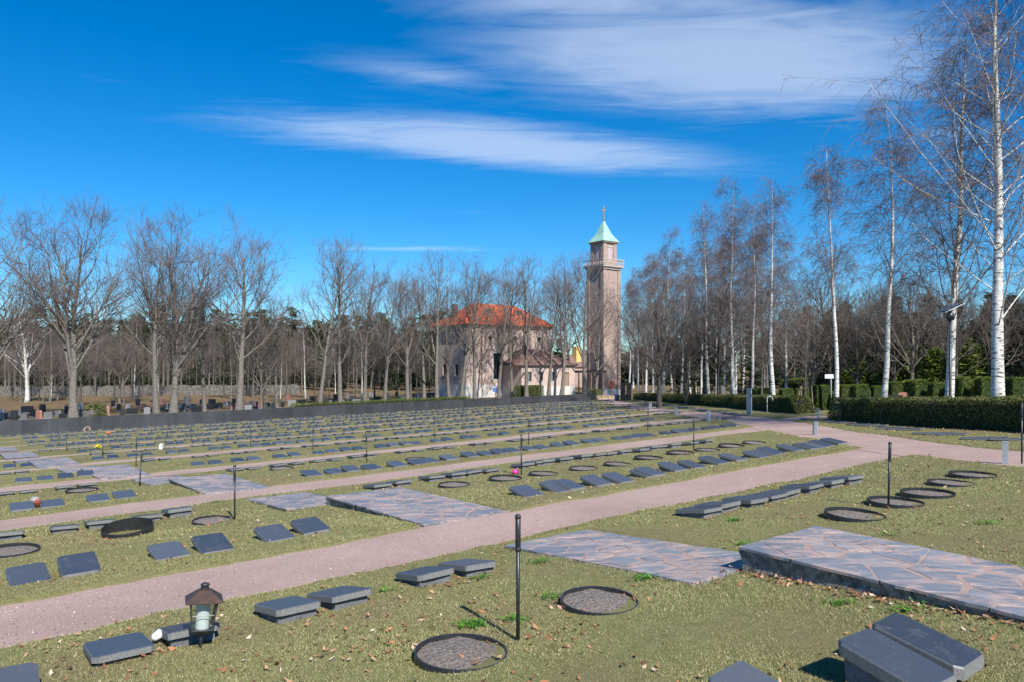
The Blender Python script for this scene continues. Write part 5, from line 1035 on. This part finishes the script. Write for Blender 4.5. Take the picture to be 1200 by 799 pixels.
bl_ = np.concatenate([blades(560000, 4.6, 13, 1.1, .021, .0030), blades(330000, 12, 32, 1.2, .026, .0065)])
tag(obj('grass', mesh_np('grass', bl_, np.arange(len(bl_)).reshape(-1, 3)), M['blade']), 'short dry olive grass blades covering the strips between gravel paths', 'grass', kind='stuff')
def leaves(xy, sz):
    n = len(xy); u, v = xy2uv(xy[:, 0], xy[:, 1]); z_ = lawn_uv(u, v) + gr.uniform(.006, .03, n); ps = path_sd(u, v); z_ = np.where(ps < 0, lawn_uv(u, v) - .02, z_)
    an = gr.uniform(0, 6.28, n); L = sz * gr.uniform(.5, 1.3, n); W = L * gr.uniform(.3, .6, n); a = np.stack([np.cos(an), np.sin(an), gr.normal(0, .35, n)], -1) * L[:, None]; b = np.stack([-np.sin(an), np.cos(an), gr.normal(0, .35, n)], -1) * W[:, None]; c = np.stack([xy[:, 0], xy[:, 1], z_], -1); up = np.array([0, 0, 1.]) * (L * gr.uniform(.05, .45, n))[:, None]
    P = np.stack([c - a + up, c - b * .9, c + a * .9 + up * .6, c + b], 1).reshape(-1, 3); i = np.arange(n) * 4; return P, np.concatenate([np.stack([i, i + 1, i + 3], -1), np.stack([i + 1, i + 2, i + 3], -1)])
lx_ = []
x_, y_, u, v = scatter(16000, 4.6, 34, 1.0); cl_ = vnoise(u * .8, v * .8) + .5 * vnoise(u * 2.5 + 9, v * 2.5) - .9 * (path_sd(u, v) < .0) - .5 * (plat_sd(u, v) < 0); k_ = cl_ > gr.uniform(.45, 1.35, len(u)); lx_.append(np.stack([x_[k_], y_[k_]], -1))
for (u, v, fc, lab) in graves:                        # drifts against the slabs
    if v > 27: continue
    n = int(gr.integers(4, 20)); du = gr.normal(0, .32, n); dv = -.26 * (1 if fc > 0 else gr.choice([-1, 1], n)) + gr.normal(0, .12, n); lx_.append(np.stack(uv2xy(u + du, v + dv), -1))
for q in range(260): u, v = gr.uniform(6.3, 6.68), gr.uniform(1.6, 4.9); lx_.append(np.array([uv2xy(gr.normal(6.66, .07), v)]))
for (u, v) in ring_uv[:8]: n = 22; lx_.append(np.stack(uv2xy(u + gr.normal(-.1, .2, n), v + gr.normal(.05, .2, n)), -1))
for q in range(5): x0_, y0_ = gp(*[(640, 745), (430, 760), (330, 780), (450, 745), (520, 690)][q]); lx_.append(np.stack([gr.normal(x0_, .35, 40), gr.normal(y0_, .3, 40)], -1))
u_h = gr.uniform(0, 1, 1500); lx_.append(np.stack(uv2xy(23.5 + u_h * 7.5 + gr.normal(0, .5, 1500), 6.2 + u_h * 10.8 + gr.normal(0, .5, 1500)), -1))
LP_, LF_ = leaves(np.concatenate(lx_), .032)
tag(obj('fallen_leaves', mesh_np('fallen_leaves', LP_, LF_), M['dry_leaf']), 'curled brown and orange dead leaves strewn over the turf', 'leaves', kind='stuff')
x_, y_, u, v = scatter(42000, 6, 24, 1.0); k_ = (path_sd(u, v) < -.02) & (plat_sd(u, v) > .02); x_, y_, u, v = x_[k_], y_[k_], u[k_], v[k_]; n = len(x_)
r_ = gr.uniform(.003, .009, n) * (1 + gr.uniform(0, 1, n) ** 8); cc_ = np.stack([x_, y_, lawn_uv(u, v) - .030], -1); oct_ = np.array([[1, 0, 0], [0, 1, 0], [-1, 0, 0], [0, -1, 0], [0, 0, .8]]); jv = gr.uniform(.6, 1.2, (n, 5, 1))
pv_ = (cc_[:, None] + oct_[None] * jv * r_[:, None, None]).reshape(-1, 3); i_ = np.arange(n)[:, None] * 5; pf_ = (i_[:, :, None] + np.array([[0, 1, 4], [1, 2, 4], [2, 3, 4], [3, 0, 4]])[None]).reshape(-1, 3)
k = mat('pebble'); fin(k, k.ramp(island(k), [(0, (.12, .08, .07)), (.5, (.32, .22, .19)), (.85, (.46, .37, .33)), (1, (.6, .56, .53))]), .85)
tag(obj('loose_gravel', mesh_np('loose_gravel', pv_, pf_), M['pebble']), 'loose pink and grey grit lying on the gravel paths', 'gravel', kind='stuff')
wv = []
for px, py, n in ((553, 733, 40), (700, 715 + 0, 0), (633, 659, 20), (648, 700, 16), (690, 676 + 2, 0), (754, 678, 22), (602, 727, 14), (1062, 716, 16), (985, 708, 16), (565, 677, 12), (452, 692, 10), (70, 770, 0), (1085, 705, 20), (1155, 614, 16), (255, 588, 16), (130, 597 + 12, 14), (1040, 627, 10), (870, 640 - 2, 14), (860, 610, 24)):
    if not n: continue
    x0_, y0_ = gp(px, py); nn = n * 5; xx, yy = gr.normal(x0_, .07, nn), gr.normal(y0_, .05, nn); zz_ = lawn(xx, yy) + gr.uniform(.01, .045, nn); an = gr.uniform(0, 6.28, nn); L = gr.uniform(.012, .028, nn)
    d = np.stack([np.cos(an), np.sin(an), gr.uniform(0, .6, nn)], -1) * L[:, None]; s_ = np.stack([-np.sin(an), np.cos(an), np.zeros(nn)], -1) * (L * .45)[:, None]; c = np.stack([xx, yy, zz_], -1); wv.append(np.stack([c - d * .6, c - s_, c + d, c + s_], 1).reshape(-1, 3))
wv = np.concatenate(wv); tag(obj('weeds', mesh_np('weeds', wv, np.arange(len(wv)).reshape(-1, 4)), M['weed']), 'small bright green weed clumps in the dry turf', 'weeds', kind='stuff')
